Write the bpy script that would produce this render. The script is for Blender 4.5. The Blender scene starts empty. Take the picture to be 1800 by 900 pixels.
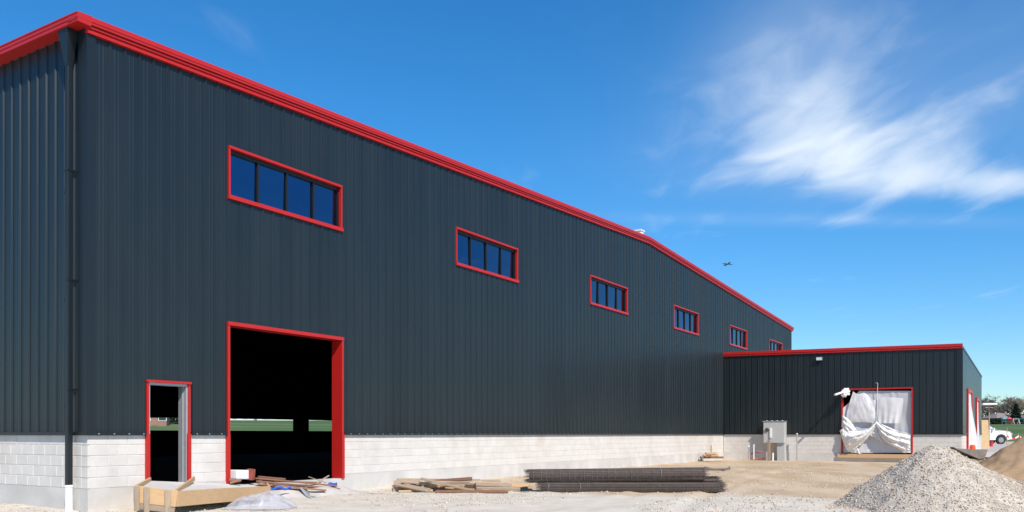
import bpy, math, random
import numpy as np
from mathutils import Vector, Matrix, Euler, noise as mnoise

random.seed(7)
R = math.radians
# ------------------------------------------------------------------ camera
F, CX, HZ, E = 1486.0, 900.0, 763.0, 1.40      # focal length in photo pixels, principal column, horizon row, eye height
S = 0.058                                       # scale of the gable wall: pixels per metre = S * (VP - x)
VP = 1820.0
sc = bpy.context.scene
cam_d = bpy.data.cameras.new('camera')
cam = bpy.data.objects.new('camera', cam_d)
sc.collection.objects.link(cam)
cam.location = (0, 0, E)
cam.rotation_euler = (R(90), 0, 0)
cam_d.sensor_width = 36.0
cam_d.lens = F / 1800 * 36.0
cam_d.shift_y = (HZ - 450) / 1800
cam_d.clip_end = 8000
cam_d.clip_start = 0.1
sc.camera = cam

# ------------------------------------------------------------------ frame of the buildings
TH = math.atan2(VP - CX, F)                     # angle of the gable wall from the view axis
d1 = Vector((math.sin(TH), math.cos(TH), 0))    # along the gable wall
dv = Vector((-math.cos(TH), math.sin(TH), 0))   # into the building
ZC = F / (S * (VP - 155))
C0 = Vector(((155 - CX) / F * ZC, ZC, 0))

# ------------------------------------------------------------------ light
n1, n2 = -dv, -d1                               # outward normals of the gable wall and of the eave wall
sun_to = (1.5 * n1 + 0.88 * n2 + Vector((0, 0, 1.75))).normalized()
sun_d = bpy.data.lights.new('sun', 'SUN')
sun_d.energy = 4.2
sun_d.angle = R(0.53)
sun_d.color = (1.0, 0.90, 0.78)
sun = bpy.data.objects.new('sun', sun_d)
sc.collection.objects.link(sun)
sun.rotation_euler = sun_to.to_track_quat('Z', 'Y').to_euler()
sun.location = (0, 0, 60)

world = bpy.data.worlds.new('World')
sc.world = world
world.use_nodes = True
wn, wl = world.node_tree.nodes, world.node_tree.links
wn.clear()
def N(tree, t, **kw):
    n = tree.nodes.new(t)
    for k, v in kw.items():
        setattr(n, k, v)
    return n
wt = world.node_tree
sky = N(wt, 'ShaderNodeTexSky')
sky.sky_type = 'NISHITA'
sky.sun_disc = False
sky.sun_elevation = math.asin(sun_to.z)
sky.sun_rotation = math.atan2(sun_to.x, sun_to.y)
sky.altitude = 0
sky.air_density = 1.0
sky.dust_density = 0.0
sky.ozone_density = 3.0
hsv = N(wt, 'ShaderNodeHueSaturation')
hsv.inputs['Saturation'].default_value = 1.22
hsv.inputs['Value'].default_value = 1.0
wl.new(sky.outputs[0], hsv.inputs['Color'])
tc = N(wt, 'ShaderNodeTexCoord')
sep = N(wt, 'ShaderNodeSeparateXYZ'); wl.new(tc.outputs['Generated'], sep.inputs[0])
def WM(op, a, b=None, c=None, clamp=False):
    n = N(wt, 'ShaderNodeMath', operation=op); n.use_clamp = clamp
    for i, x in enumerate((a, b, c)):
        if x is None: continue
        if isinstance(x, (int, float)): n.inputs[i].default_value = x
        else: wl.new(x, n.inputs[i])
    return n.outputs[0]
zc = WM('MAXIMUM', sep.outputs['Z'], 0.04)
pxx, pyy = WM('DIVIDE', sep.outputs['X'], zc), WM('DIVIDE', sep.outputs['Y'], zc)
comb = N(wt, 'ShaderNodeCombineXYZ'); wl.new(pxx, comb.inputs[0]); wl.new(pyy, comb.inputs[1])
def wnoise(vec, scale, detail, rough, dist=0.0):
    n = N(wt, 'ShaderNodeTexNoise'); n.inputs['Scale'].default_value = scale
    n.inputs['Detail'].default_value = detail; n.inputs['Roughness'].default_value = rough
    n.inputs['Distortion'].default_value = dist
    wl.new(vec, n.inputs['Vector']); return n
mp = N(wt, 'ShaderNodeMapping'); wl.new(comb.outputs[0], mp.inputs[0])
mp.inputs['Rotation'].default_value = (0, 0, R(4)); mp.inputs['Scale'].default_value = (1.25, 0.55, 1)
warp = wnoise(mp.outputs[0], 1.1, 3, 0.5)
vm = N(wt, 'ShaderNodeVectorMath', operation='MULTIPLY_ADD')
wl.new(warp.outputs['Color'], vm.inputs[0]); vm.inputs[1].default_value = (0.8, 0.8, 0); wl.new(mp.outputs[0], vm.inputs[2])
fib = wnoise(vm.outputs[0], 2.6, 7, 0.50, 0.15)
big = wnoise(comb.outputs[0], 0.33, 2, 0.5)
def blob(cx, cy, rx, ry, ang=0):
    c, s = math.cos(ang), math.sin(ang)
    dx, dy = WM('SUBTRACT', pxx, cx), WM('SUBTRACT', pyy, cy)
    a = WM('ADD', WM('MULTIPLY', dx, c / rx), WM('MULTIPLY', dy, s / rx))
    b = WM('ADD', WM('MULTIPLY', dx, -s / ry), WM('MULTIPLY', dy, c / ry))
    q = WM('ADD', WM('MULTIPLY', a, a), WM('MULTIPLY', b, b))
    return WM('EXPONENT', WM('MULTIPLY', q, -1.0))
bA = blob(0.93, 2.78, 0.26, 0.40)
bB = blob(1.40, 3.22, 0.48, 0.34, 0.2)
bC = blob(1.95, 3.36, 0.42, 0.22, 0.1)
bD = blob(0.66, 2.10, 0.17, 0.36)
bE = blob(1.15, 2.15, 0.50, 0.55)
bF = blob(1.50, 3.95, 1.00, 0.13, 0.05)
bV = blob(1.18, 2.92, 0.62, 0.66)
def wsum(*t_):
    r_ = WM('MULTIPLY', t_[0][0], t_[0][1])
    for a_, k_ in t_[1:]: r_ = WM('ADD', r_, WM('MULTIPLY', a_, k_))
    return r_
cov = wsum((bA, 0.42), (bB, 0.40), (bC, 0.42), (bD, 0.10), (bF, 0.16), (bV, 0.12))
cov = WM('ADD', cov, WM('MULTIPLY', WM('SUBTRACT', big.outputs['Fac'], 0.52), 0.25))
den = WM('ADD', WM('SUBTRACT', WM('MULTIPLY', fib.outputs['Fac'], 1.05), 0.64), cov)
mr = N(wt, 'ShaderNodeMapRange', interpolation_type='SMOOTHSTEP'); wl.new(den, mr.inputs['Value'])
mr.inputs['From Min'].default_value = -0.04; mr.inputs['From Max'].default_value = 0.62
veil = WM('MULTIPLY', wsum((bV, 0.27), (bE, 0.09), (bD, 0.24), (bF, 0.14), (bB, 0.12)), WM('ADD', WM('MULTIPLY', fib.outputs['Fac'], 1.2), 0.2))
cl = WM('ADD', WM('MULTIPLY', mr.outputs[0], 0.66), WM('MULTIPLY', veil, 0.72), clamp=True)
hor = N(wt, 'ShaderNodeMapRange'); wl.new(sep.outputs['Z'], hor.inputs['Value'])
hor.inputs['From Min'].default_value = 0.02; hor.inputs['From Max'].default_value = 0.14
cl = WM('MULTIPLY', cl, hor.outputs[0])
mixc = N(wt, 'ShaderNodeMix', data_type='RGBA'); wl.new(cl, mixc.inputs['Factor'])
tint = N(wt, 'ShaderNodeMix', data_type='RGBA', blend_type='MULTIPLY'); tint.inputs['Factor'].default_value = 1.0
wl.new(hsv.outputs[0], tint.inputs[6]); 
tf = N(wt, 'ShaderNodeMapRange', interpolation_type='SMOOTHSTEP'); wl.new(sep.outputs['Z'], tf.inputs['Value']); tf.inputs['From Min'].default_value = -0.05; tf.inputs['From Max'].default_value = 0.40
tm = N(wt, 'ShaderNodeMix', data_type='RGBA'); wl.new(tf.outputs[0], tm.inputs['Factor']); tm.inputs[6].default_value = (0.78, 0.94, 1.12, 1); tm.inputs[7].default_value = (0.50, 1.12, 1.33, 1)
wl.new(tm.outputs[2], tint.inputs[7])
wl.new(tint.outputs[2], mixc.inputs[6]); mixc.inputs[7].default_value = (7.2, 7.9, 8.6, 1)
bg = N(wt, 'ShaderNodeBackground'); bg.inputs['Strength'].default_value = 0.10
wl.new(mixc.outputs[2], bg.inputs['Color'])
wo = N(wt, 'ShaderNodeOutputWorld'); wl.new(bg.outputs[0], wo.inputs[0])

sc.view_settings.view_transform = 'Standard'
sc.view_settings.look = 'None'
sc.view_settings.gamma = 1.0
sc.view_settings.use_curve_mapping = False
sc.view_settings.exposure = 0.35

# ------------------------------------------------------------------ helpers
COL = sc.collection
def link(o, parent=None):
    COL.objects.link(o)
    if parent is not None: o.parent = parent
    return o
def tag(o, label=None, cat=None, group=None, kind=None):
    if label: o['label'] = label
    if cat: o['category'] = cat
    if group: o['group'] = group
    if kind: o['kind'] = kind
    return o
def empty(name, loc=(0, 0, 0), rz=0.0, label=None, cat=None, group=None):
    o = bpy.data.objects.new(name, None); o.empty_display_size = 0.3
    o.location = loc; o.rotation_euler = (0, 0, rz); COL.objects.link(o)
    return tag(o, label, cat, group)
class MB:
    def __init__(s): s.v, s.f = [], []
    def quad(s, a, b, c, d):
        i = len(s.v); s.v += [tuple(a), tuple(b), tuple(c), tuple(d)]; s.f.append((i, i + 1, i + 2, i + 3)); return s
    def box(s, x0, x1, y0, y1, z0, z1):
        i = len(s.v)
        s.v += [(x0, y0, z0), (x1, y0, z0), (x1, y1, z0), (x0, y1, z0), (x0, y0, z1), (x1, y0, z1), (x1, y1, z1), (x0, y1, z1)]
        s.f += [tuple(i + k for k in q) for q in ((0, 3, 2, 1), (4, 5, 6, 7), (0, 1, 5, 4), (1, 2, 6, 5), (2, 3, 7, 6), (3, 0, 4, 7))]; return s
    def obox(s, c, size, rot=(0, 0, 0)):
        m = Euler(rot).to_matrix(); c = Vector(c); j = len(s.v)
        hx, hy, hz = (q / 2 for q in size); s.box(-hx, hx, -hy, hy, -hz, hz)
        for k in range(j, j + 8): s.v[k] = tuple(c + m @ Vector(s.v[k]))
        return s
    def beam(s, p0, p1, w, h, up=(0, 0, 1)):            # rectangular bar from p0 to p1
        p0, p1 = Vector(p0), Vector(p1); t = (p1 - p0).normalized(); a = t.cross(Vector(up)).normalized(); b = a.cross(t)
        i = len(s.v)
        for p in (p0, p1):
            for x, y in ((-1, -1), (1, -1), (1, 1), (-1, 1)): s.v.append(tuple(p + a * (x * w / 2) + b * (y * h / 2)))
        s.f += [tuple(i + k for k in q) for q in ((3, 2, 1, 0), (4, 5, 6, 7), (0, 1, 5, 4), (1, 2, 6, 5), (2, 3, 7, 6), (3, 0, 4, 7))]; return s
    def tube(s, pts, r, n=8, cap=True):
        pts = [Vector(p) for p in pts]; rr = r if isinstance(r, (list, tuple)) else [r] * len(pts)
        i0 = len(s.v); ref = Vector((0.13, 0.21, 0.97))
        for k, p in enumerate(pts):
            t = (pts[min(k + 1, len(pts) - 1)] - pts[max(k - 1, 0)]).normalized()
            rf = ref if abs(t.dot(ref)) < 0.95 else Vector((1, 0, 0))
            a = t.cross(rf).normalized(); b = t.cross(a)
            for q in range(n):
                an = 2 * math.pi * q / n; s.v.append(tuple(p + (a * math.cos(an) + b * math.sin(an)) * rr[k]))
        for k in range(len(pts) - 1):
            for q in range(n):
                a0, a1 = i0 + k * n + q, i0 + k * n + (q + 1) % n
                s.f.append((a0, a1, a1 + n, a0 + n))
        if cap:
            s.f.append(tuple(i0 + q for q in reversed(range(n)))); e = i0 + (len(pts) - 1) * n
            s.f.append(tuple(e + q for q in range(n)))
        return s
    def sweep(s, prof, pts, closed=False):              # prof(k) -> list of points at station k
        i0 = len(s.v); n = None
        for k in range(pts):
            ring = prof(k); n = len(ring); s.v += [tuple(p) for p in ring]
        for k in range(pts - 1):
            for q in range(n if closed else n - 1):
                a0, a1 = i0 + k * n + q, i0 + k * n + (q + 1) % n
                s.f.append((a0, a1, a1 + n, a0 + n))
        if closed:
            s.f.append(tuple(i0 + q for q in reversed(range(n)))); e = i0 + (pts - 1) * n
            s.f.append(tuple(e + q for q in range(n)))
        return s
    def grid(s, fn, nu, nv):
        i0 = len(s.v)
        for j in range(nv + 1):
            for i in range(nu + 1): s.v.append(tuple(fn(i / nu, j / nv)))
        for j in range(nv):
            for i in range(nu):
                a = i0 + j * (nu + 1) + i; s.f.append((a, a + 1, a + nu + 2, a + nu + 1))
        return s
    def mesh(s, name, m, smooth=False):
        me = bpy.data.meshes.new(name); me.from_pydata(s.v, [], s.f); me.update()
        if m: me.materials.append(m)
        if smooth: me.polygons.foreach_set('use_smooth', [True] * len(me.polygons))
        return me
    def build(s, name, m, parent=None, smooth=False):
        return link(bpy.data.objects.new(name, s.mesh(name, m, smooth)), parent)
def put(name, me, parent=None, loc=(0, 0, 0), rot=(0, 0, 0), scale=(1, 1, 1)):
    o = bpy.data.objects.new(name, me); o.location = loc; o.rotation_euler = rot; o.scale = scale
    return link(o, parent)
def bevel(o, w, seg=2):
    m = o.modifiers.new('bevel', 'BEVEL'); m.width = w; m.segments = seg; m.limit_method = 'ANGLE'; m.angle_limit = R(35); return o
def solid(o, t):
    m = o.modifiers.new('solid', 'SOLIDIFY'); m.thickness = t; m.offset = 0; return o

def mat(name, col, rough=0.6, var=0.0, vs=3.0, bump=0.0, bs=40.0, metal=0.0, spec=0.5, rand=0.0, stretch=None, col2=None, c2s=2.0, c2t=(0.45, 0.62), coat=0.0, rvar=0.0, world=False):
    m = bpy.data.materials.new(name); m.use_nodes = True; t = m.node_tree; b = t.nodes['Principled BSDF']; L = t.links
    b.inputs['Roughness'].default_value = rough; b.inputs['Metallic'].default_value = metal
    b.inputs['Specular IOR Level'].default_value = spec; b.inputs['Coat Weight'].default_value = coat
    tcn = N(t, 'ShaderNodeTexCoord'); vec = tcn.outputs['Object']
    if world: vec = N(t, 'ShaderNodeNewGeometry').outputs['Position']
    if stretch:
        mpn = N(t, 'ShaderNodeMapping'); mpn.inputs['Scale'].default_value = stretch; L.new(vec, mpn.inputs[0]); vec = mpn.outputs[0]
    base = N(t, 'ShaderNodeRGB'); base.outputs[0].default_value = (*col, 1); cur = base.outputs[0]
    if col2:
        n2_ = N(t, 'ShaderNodeTexNoise'); n2_.inputs['Scale'].default_value = c2s; n2_.inputs['Detail'].default_value = 6; L.new(vec, n2_.inputs['Vector'])
        r_ = N(t, 'ShaderNodeMapRange'); L.new(n2_.outputs['Fac'], r_.inputs['Value']); r_.inputs['From Min'].default_value, r_.inputs['From Max'].default_value = c2t
        mx = N(t, 'ShaderNodeMix', data_type='RGBA'); L.new(r_.outputs[0], mx.inputs['Factor']); L.new(cur, mx.inputs[6]); mx.inputs[7].default_value = (*col2, 1); cur = mx.outputs[2]
    fac = None
    if var:
        nn = N(t, 'ShaderNodeTexNoise'); nn.inputs['Scale'].default_value = vs; nn.inputs['Detail'].default_value = 8; nn.inputs['Roughness'].default_value = 0.65; L.new(vec, nn.inputs['Vector'])
        rr = N(t, 'ShaderNodeMapRange'); L.new(nn.outputs['Fac'], rr.inputs['Value'])
        rr.inputs['From Min'].default_value = 0.25; rr.inputs['From Max'].default_value = 0.75
        rr.inputs['To Min'].default_value = 1 - var; rr.inputs['To Max'].default_value = 1 + var; fac = rr.outputs[0]
        if rvar:
            r3 = N(t, 'ShaderNodeMapRange'); L.new(nn.outputs['Fac'], r3.inputs['Value']); r3.inputs['To Min'].default_value = rough - rvar; r3.inputs['To Max'].default_value = rough + rvar
            L.new(r3.outputs[0], b.inputs['Roughness'])
    if rand:
        oi = N(t, 'ShaderNodeObjectInfo'); r2 = N(t, 'ShaderNodeMapRange'); L.new(oi.outputs['Random'], r2.inputs['Value'])
        r2.inputs['To Min'].default_value = 1 - rand; r2.inputs['To Max'].default_value = 1 + rand
        if fac is None: fac = r2.outputs[0]
        else:
            mm = N(t, 'ShaderNodeMath', operation='MULTIPLY'); L.new(fac, mm.inputs[0]); L.new(r2.outputs[0], mm.inputs[1]); fac = mm.outputs[0]
    if fac is not None:
        vv = N(t, 'ShaderNodeVectorMath', operation='SCALE'); L.new(cur, vv.inputs[0]); L.new(fac, vv.inputs['Scale']); cur = vv.outputs[0]
    L.new(cur, b.inputs['Base Color'])
    if bump:
        nb = N(t, 'ShaderNodeTexNoise'); nb.inputs['Scale'].default_value = bs; nb.inputs['Detail'].default_value = 6; L.new(vec, nb.inputs['Vector'])
        bp = N(t, 'ShaderNodeBump'); bp.inputs['Strength'].default_value = bump; bp.inputs['Distance'].default_value = 0.02
        L.new(nb.outputs['Fac'], bp.inputs['Height']); L.new(bp.outputs[0], b.inputs['Normal'])
    return m
def film_mat(name, col, trans, transp, rough=0.35):
    m = bpy.data.materials.new(name); m.use_nodes = True; t = m.node_tree; L = t.links; b = t.nodes['Principled BSDF']
    b.inputs['Base Color'].default_value = (*col, 1); b.inputs['Roughness'].default_value = rough
    tl = N(t, 'ShaderNodeBsdfTranslucent'); tl.inputs[0].default_value = (*col, 1)
    tp = N(t, 'ShaderNodeBsdfTransparent')
    m1 = N(t, 'ShaderNodeMixShader'); m1.inputs[0].default_value = trans; L.new(b.outputs[0], m1.inputs[1]); L.new(tl.outputs[0], m1.inputs[2])
    m2 = N(t, 'ShaderNodeMixShader'); m2.inputs[0].default_value = transp; L.new(m1.outputs[0], m2.inputs[1]); L.new(tp.outputs[0], m2.inputs[2])
    L.new(m2.outputs[0], t.nodes['Material Output'].inputs[0]); return m

M = dict(
    panel=mat('panel_paint', (0.0125, 0.0180, 0.0205), 0.34, 0.22, 1.6, rand=0.08, spec=0.46, coat=0.06, stretch=(1, 1, 0.12), rvar=0.09, bump=0.12, bs=1.3),
    trimdark=mat('dark_trim', (0.009, 0.013, 0.016), 0.38, 0.06, 1.0),
    red=mat('red_paint', (0.46, 0.016, 0.013), 0.38, 0.06, 1.5, spec=0.45),
    block=mat('concrete_block', (0.65, 0.625, 0.58), 0.95, 0.09, 2.5, bump=0.10, bs=60, rand=0.03, spec=0.2, world=True, col2=(0.55, 0.50, 0.44), c2s=0.7, c2t=(0.50, 0.85)),
    mortar=mat('mortar', (0.555, 0.54, 0.505), 0.95, 0.06, 20, spec=0.2),
    found=mat('foundation_concrete', (0.55, 0.535, 0.50), 0.92, 0.10, 1.6, bump=0.1, bs=30, spec=0.25, col2=(0.62, 0.60, 0.565), c2s=0.9),
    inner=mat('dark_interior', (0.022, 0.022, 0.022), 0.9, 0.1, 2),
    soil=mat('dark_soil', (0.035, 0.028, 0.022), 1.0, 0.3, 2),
    black=mat('black_frame', (0.010, 0.011, 0.012), 0.4),
    galv=mat('galvanised_steel', (0.42, 0.44, 0.46), 0.45, 0.08, 6, metal=0.35),
    white=mat('white_plastic', (0.80, 0.80, 0.80), 0.4, 0.04, 4),
    roof=mat('roof_sheet', (0.40, 0.41, 0.42), 0.4, 0.08, 2, metal=0.3),
    wood=mat('new_lumber', (0.55, 0.36, 0.19), 0.75, 0.16, 6, rand=0.12, stretch=(1, 8, 8), bump=0.1),
    oldwood=mat('weathered_lumber', (0.36, 0.28, 0.20), 0.85, 0.22, 5, rand=0.30, stretch=(1, 7, 7), bump=0.15),
    brown=mat('brown_lumber', (0.24, 0.125, 0.075), 0.8, 0.3, 5, rand=0.25, stretch=(1, 7, 7), bump=0.15),
    mesh=mat('rusty_wire', (0.17, 0.138, 0.12), 0.8, 0.3, 6, rand=0.1),
    meshcore=mat('rusty_wire_inner', (0.10, 0.081, 0.072), 0.95, 0.3, 8),
    grav=mat('limestone_gravel', (0.52, 0.49, 0.45), 0.95, 0.22, 3, spec=0.2),
    heap=mat('gravel_heap', (0.52, 0.47, 0.395), 1.0, 0.25, 9, bump=0.5, bs=30, spec=0.15, col2=(0.33, 0.28, 0.23), c2s=1.1, c2t=(0.55, 0.7)),
    dirt=mat('dirt', (0.40, 0.275, 0.165), 1.0, 0.3, 2.2, bump=0.6, bs=9, spec=0.1),
    blue=mat('blue_strap', (0.02, 0.12, 0.60), 0.5),
    film=film_mat('plastic_film', (0.80, 0.80, 0.82), 0.2, 0.10, 0.3),
    film2=film_mat('plastic_film_layer', (0.86, 0.86, 0.87), 0.2, 0.04, 0.3),
    cloth=film_mat('white_sheeting', (0.93, 0.93, 0.92), 0.25, 0.0, 0.45),
    clear=film_mat('clear_film', (0.62, 0.64, 0.70), 0.15, 0.48, 0.10),
    cabinet=mat('cabinet_paint', (0.46, 0.47, 0.46), 0.55, 0.05, 3),
    hose=mat('red_hose', (0.50, 0.12, 0.09), 0.5),
    ply=mat('plywood', (0.58, 0.40, 0.22), 0.8, 0.15, 3),
    orange=mat('orange_plastic', (0.75, 0.10, 0.03), 0.5),
    redpl=mat('red_plastic', (0.60, 0.03, 0.04), 0.5),
    truck=mat('white_car_paint', (0.80, 0.81, 0.82), 0.25, coat=0.4),
    tyre=mat('tyre_rubber', (0.02, 0.02, 0.02), 0.85),
    rim=mat('alloy', (0.45, 0.46, 0.48), 0.3, metal=0.8),
    bark=mat('tree_bark', (0.13, 0.105, 0.085), 0.95, 0.2, 2),
    twig=mat('bare_twigs', (0.25, 0.205, 0.175), 0.95, 0.25, 0.4, rand=0.15),
    bud=mat('spring_buds', (0.22, 0.20, 0.12), 0.95, 0.25, 0.4, rand=0.15),
    ever=mat('evergreen', (0.028, 0.045, 0.024), 0.95, 0.3, 0.5),
    hedge=mat('hedge_leaves', (0.05, 0.062, 0.03), 0.95, 0.3, 0.5),
    brick=mat('house_brick', (0.30, 0.17, 0.13), 0.9, 0.12, 1),
    siding=mat('house_siding', (0.55, 0.52, 0.46), 0.85, 0.06, 1),
    shingle=mat('roof_shingle', (0.24, 0.21, 0.19), 0.95, 0.12, 0.6),
    pane=mat('house_glass', (0.02, 0.03, 0.04), 0.08),
    plane=mat('aircraft_grey', (0.16, 0.19, 0.24), 0.5),
    teal=mat('teal_plastic', (0.10, 0.30, 0.32), 0.5),
    yellow=mat('yellow_stake', (0.42, 0.33, 0.16), 0.7),
    pad=mat('concrete_pad', (0.46, 0.43, 0.385), 0.95, 0.1, 0.6),
    tape=mat('red_white_tape', (0.75, 0.74, 0.74), 0.5),
    lamp=mat('lamp_lens', (0.55, 0.70, 0.75), 0.15),
    steel=mat('dark_steel', (0.10, 0.09, 0.08), 0.6, 0.3, 3, metal=0.4),
)
# reflective window glass
g = mat('window_glass', (0.07, 0.13, 0.22), 0.03, metal=1.0); M['glass'] = g
t = g.node_tree; nb = N(t, 'ShaderNodeTexNoise'); nb.inputs['Scale'].default_value = 0.9; nb.inputs['Detail'].default_value = 2
bp = N(t, 'ShaderNodeBump'); bp.inputs['Strength'].default_value = 0.3; bp.inputs['Distance'].default_value = 0.05
t.links.new(t.nodes['Texture Coordinate'].outputs['Object'] if 'Texture Coordinate' in t.nodes else N(t, 'ShaderNodeTexCoord').outputs['Object'], nb.inputs['Vector'])
t.links.new(nb.outputs['Fac'], bp.inputs['Height']); t.links.new(bp.outputs[0], t.nodes['Principled BSDF'].inputs['Normal'])
# barrier tape stripes
tt = M['tape'].node_tree; wv = N(tt, 'ShaderNodeTexWave'); wv.inputs['Scale'].default_value = 0.55
tcx = N(tt, 'ShaderNodeTexCoord'); tt.links.new(tcx.outputs['Object'], wv.inputs['Vector'])
cr = N(tt, 'ShaderNodeValToRGB'); cr.color_ramp.interpolation = 'CONSTANT'; cr.color_ramp.elements[0].color = (0.75, 0.04, 0.03, 1); cr.color_ramp.elements[1].color = (0.8, 0.8, 0.8, 1); cr.color_ramp.elements[1].position = 0.5
tt.links.new(wv.outputs['Fac'], cr.inputs[0]); tt.links.new(cr.outputs[0], tt.nodes['Principled BSDF'].inputs['Base Color'])

# from a photo position to a place in the world
def at_depth(px, py, y):
    return Vector(((px - CX) / F * y, y, E + (HZ - py) / F * y))
def sstep(a, b, x):
    t_ = min(1, max(0, (x - a) / (b - a))); return t_ * t_ * (3 - 2 * t_)
def gh(x, y):                                           # height of the ground
    r = math.hypot(x, y)
    h = 0.42 * sstep(45, 66, y) * sstep(14, 22, x)
    h += (5.5 - 1.9 * sstep(-20, 60, x)) * sstep(90, 270, r) + 2.0 * sstep(270, 520, r)
    near = 1 - sstep(60, 100, r)
    h += near * (0.045 * (mnoise.noise((x * 0.5, y * 0.5, 0)) + 0.5 * mnoise.noise((x * 1.7, y * 1.7, 4))) + .016 * mnoise.noise((x * 4, y * 2.6, 7)))
    for k in range(2):                                  # old wheel tracks curving towards the annex
        c = 1.2 + 1.7 * k + 0.33 * (y - 15) + 0.006 * (y - 15) ** 2
        dx = x - c; h += near * (-.05 * math.exp(-(dx / .22) ** 2) + .025 * math.exp(-((abs(dx) - .38) / .16) ** 2)) * (0.6 + .8 * mnoise.noise((x * .8, y * .4, 9)))
    return h
def on_ground(px, py, z=0.0):
    y = (E - z) * F / (py - HZ); x = (px - CX) / F * y; return Vector((x, y, gh(x, y)))
def local(p):
    q = Vector(p) - C0; return q.dot(d1), q.dot(dv), q.z
def plane_u(px, v=0.0):                                 # u on a plane parallel to the gable wall
    k = (px - CX) / F; p = C0 + dv * v
    return (k * p.y - p.x) / (d1.x - k * d1.y)
def gable_z(px, py, v=0.0):
    u = plane_u(px, v); p = C0 + dv * v + d1 * u; return E + (HZ - py) / F * p.y
UW = plane_u(1271)                                      # where the annex meets the gable wall
CW = C0 + d1 * UW
def wing(px, py, p=0.0):                                # (w, z) on the annex front, p metres in front of it
    k = (px - CX) / F; q = CW - d1 * p
    w = (k * q.y - q.x) / (k * dv.y - dv.x)
    y = q.y - dv.y * w
    return w, E + (HZ - py) / F * y
ANG = math.atan2(d1.y, d1.x)

# ------------------------------------------------------------------ ground
def gmat():
    m = mat('site_ground', (0.60, 0.555, 0.465), 1.0, 0.16, 1.3, bump=0.55, bs=14, spec=0.1)
    t = m.node_tree; L = t.links; b = t.nodes['Principled BSDF']
    cur = b.inputs['Base Color'].links[0].from_socket
    geo = N(t, 'ShaderNodeNewGeometry'); sp = N(t, 'ShaderNodeSeparateXYZ'); L.new(geo.outputs['Position'], sp.inputs[0])
    def mth(op, a, b_=None, cl=False):
        n = N(t, 'ShaderNodeMath', operation=op); n.use_clamp = cl
        for i, x in enumerate((a, b_)):
            if x is None: continue
            if isinstance(x, (int, float)): n.inputs[i].default_value = x
            else: L.new(x, n.inputs[i])
        return n.outputs[0]
    def noise(scale, detail=5, sc_=None):
        n = N(t, 'ShaderNodeTexNoise'); n.inputs['Scale'].default_value = scale; n.inputs['Detail'].default_value = detail
        if sc_:
            mpn = N(t, 'ShaderNodeMapping'); mpn.inputs['Scale'].default_value = sc_; L.new(geo.outputs['Position'], mpn.inputs[0]); L.new(mpn.outputs[0], n.inputs['Vector'])
        else: L.new(geo.outputs['Position'], n.inputs['Vector'])
        return n.outputs['Fac']
    def rng(x, a, b_):
        r = N(t, 'ShaderNodeMapRange', interpolation_type='SMOOTHSTEP'); L.new(x, r.inputs['Value']); r.inputs['From Min'].default_value = a; r.inputs['From Max'].default_value = b_; return r.outputs[0]
    def mixc_(f, a, col):
        x = N(t, 'ShaderNodeMix', data_type='RGBA'); L.new(f, x.inputs['Factor']); L.new(a, x.inputs[6])
        if isinstance(col, tuple): x.inputs[7].default_value = (*col, 1)
        else: L.new(col, x.inputs[7])
        return x.outputs[2]
    X, Y = sp.outputs['X'], sp.outputs['Y']
    # sandy soil between the two buildings and to the right
    wob = mth('MULTIPLY', mth('SUBTRACT', noise(0.28, 6), 0.5), 9.0)
    s1 = rng(mth('ADD', mth('ADD', Y, mth('MULTIPLY', X, 0.35)), wob), 19.6, 22.8)
    s2 = rng(mth('ADD', X, mth('MULTIPLY', wob, 0.3)), -2.5, 0.8)
    sand_f = mth('MULTIPLY', s1, s2)
    sandc = N(t, 'ShaderNodeMix', data_type='RGBA'); L.new(rng(noise(0.55, 8, (1.3, 0.45, 1)), 0.36, 0.64), sandc.inputs['Factor'])
    sandc.inputs[6].default_value = (0.44, 0.325, 0.20, 1); sandc.inputs[7].default_value = (0.56, 0.44, 0.30, 1)
    cur = mixc_(mth('MULTIPLY', sand_f, 0.95), cur, sandc.outputs[2])
    # thin damp or dusty stains in the gravel
    cur = mixc_(mth('MULTIPLY', rng(noise(0.9, 7), 0.56, 0.72), 0.35), cur, (0.44, 0.38, 0.31))
    # grass field
    rad = mth('SQRT', mth('ADD', mth('MULTIPLY', X, X), mth('MULTIPLY', Y, Y)))
    gf = rng(mth('ADD', rad, mth('MULTIPLY', mth('SUBTRACT', noise(0.06, 4), 0.5), 26)), 108, 112)
    grass = N(t, 'ShaderNodeMix', data_type='RGBA'); L.new(rng(noise(0.05, 6, (0.4, 1.4, 1)), 0.4, 0.66), grass.inputs['Factor'])
    grass.inputs[6].default_value = (0.070, 0.130, 0.045, 1); grass.inputs[7].default_value = (0.130, 0.175, 0.075, 1)
    cur = mixc_(gf, cur, grass.outputs[2])
    L.new(cur, b.inputs['Base Color'])
    return m
def graded(lo, hi, c0, c1, fine, grow=1.16):
    a = [c0]
    while a[-1] < c1: a.append(a[-1] + fine)
    st = fine
    while a[-1] < hi: st *= grow; a.append(a[-1] + st)
    b = [c0]; st = fine
    while b[-1] > lo: st *= grow; b.append(b[-1] - st)
    return sorted(set(b[1:] + a))
xs = graded(-1600, 1600, -10, 16, 0.16); ys = graded(-500, 2200, 13.5, 32, 0.16)
nx, ny = len(xs), len(ys)
gv = [(x, y, gh(x, y)) for y in ys for x in xs]
gf_ = [(j * nx + i, j * nx + i + 1, (j + 1) * nx + i + 1, (j + 1) * nx + i) for j in range(ny - 1) for i in range(nx - 1)]
gm = MB(); gm.v, gm.f = gv, gf_
ground = gm.build('ground', gmat(), smooth=True); tag(ground, kind='structure')

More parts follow.
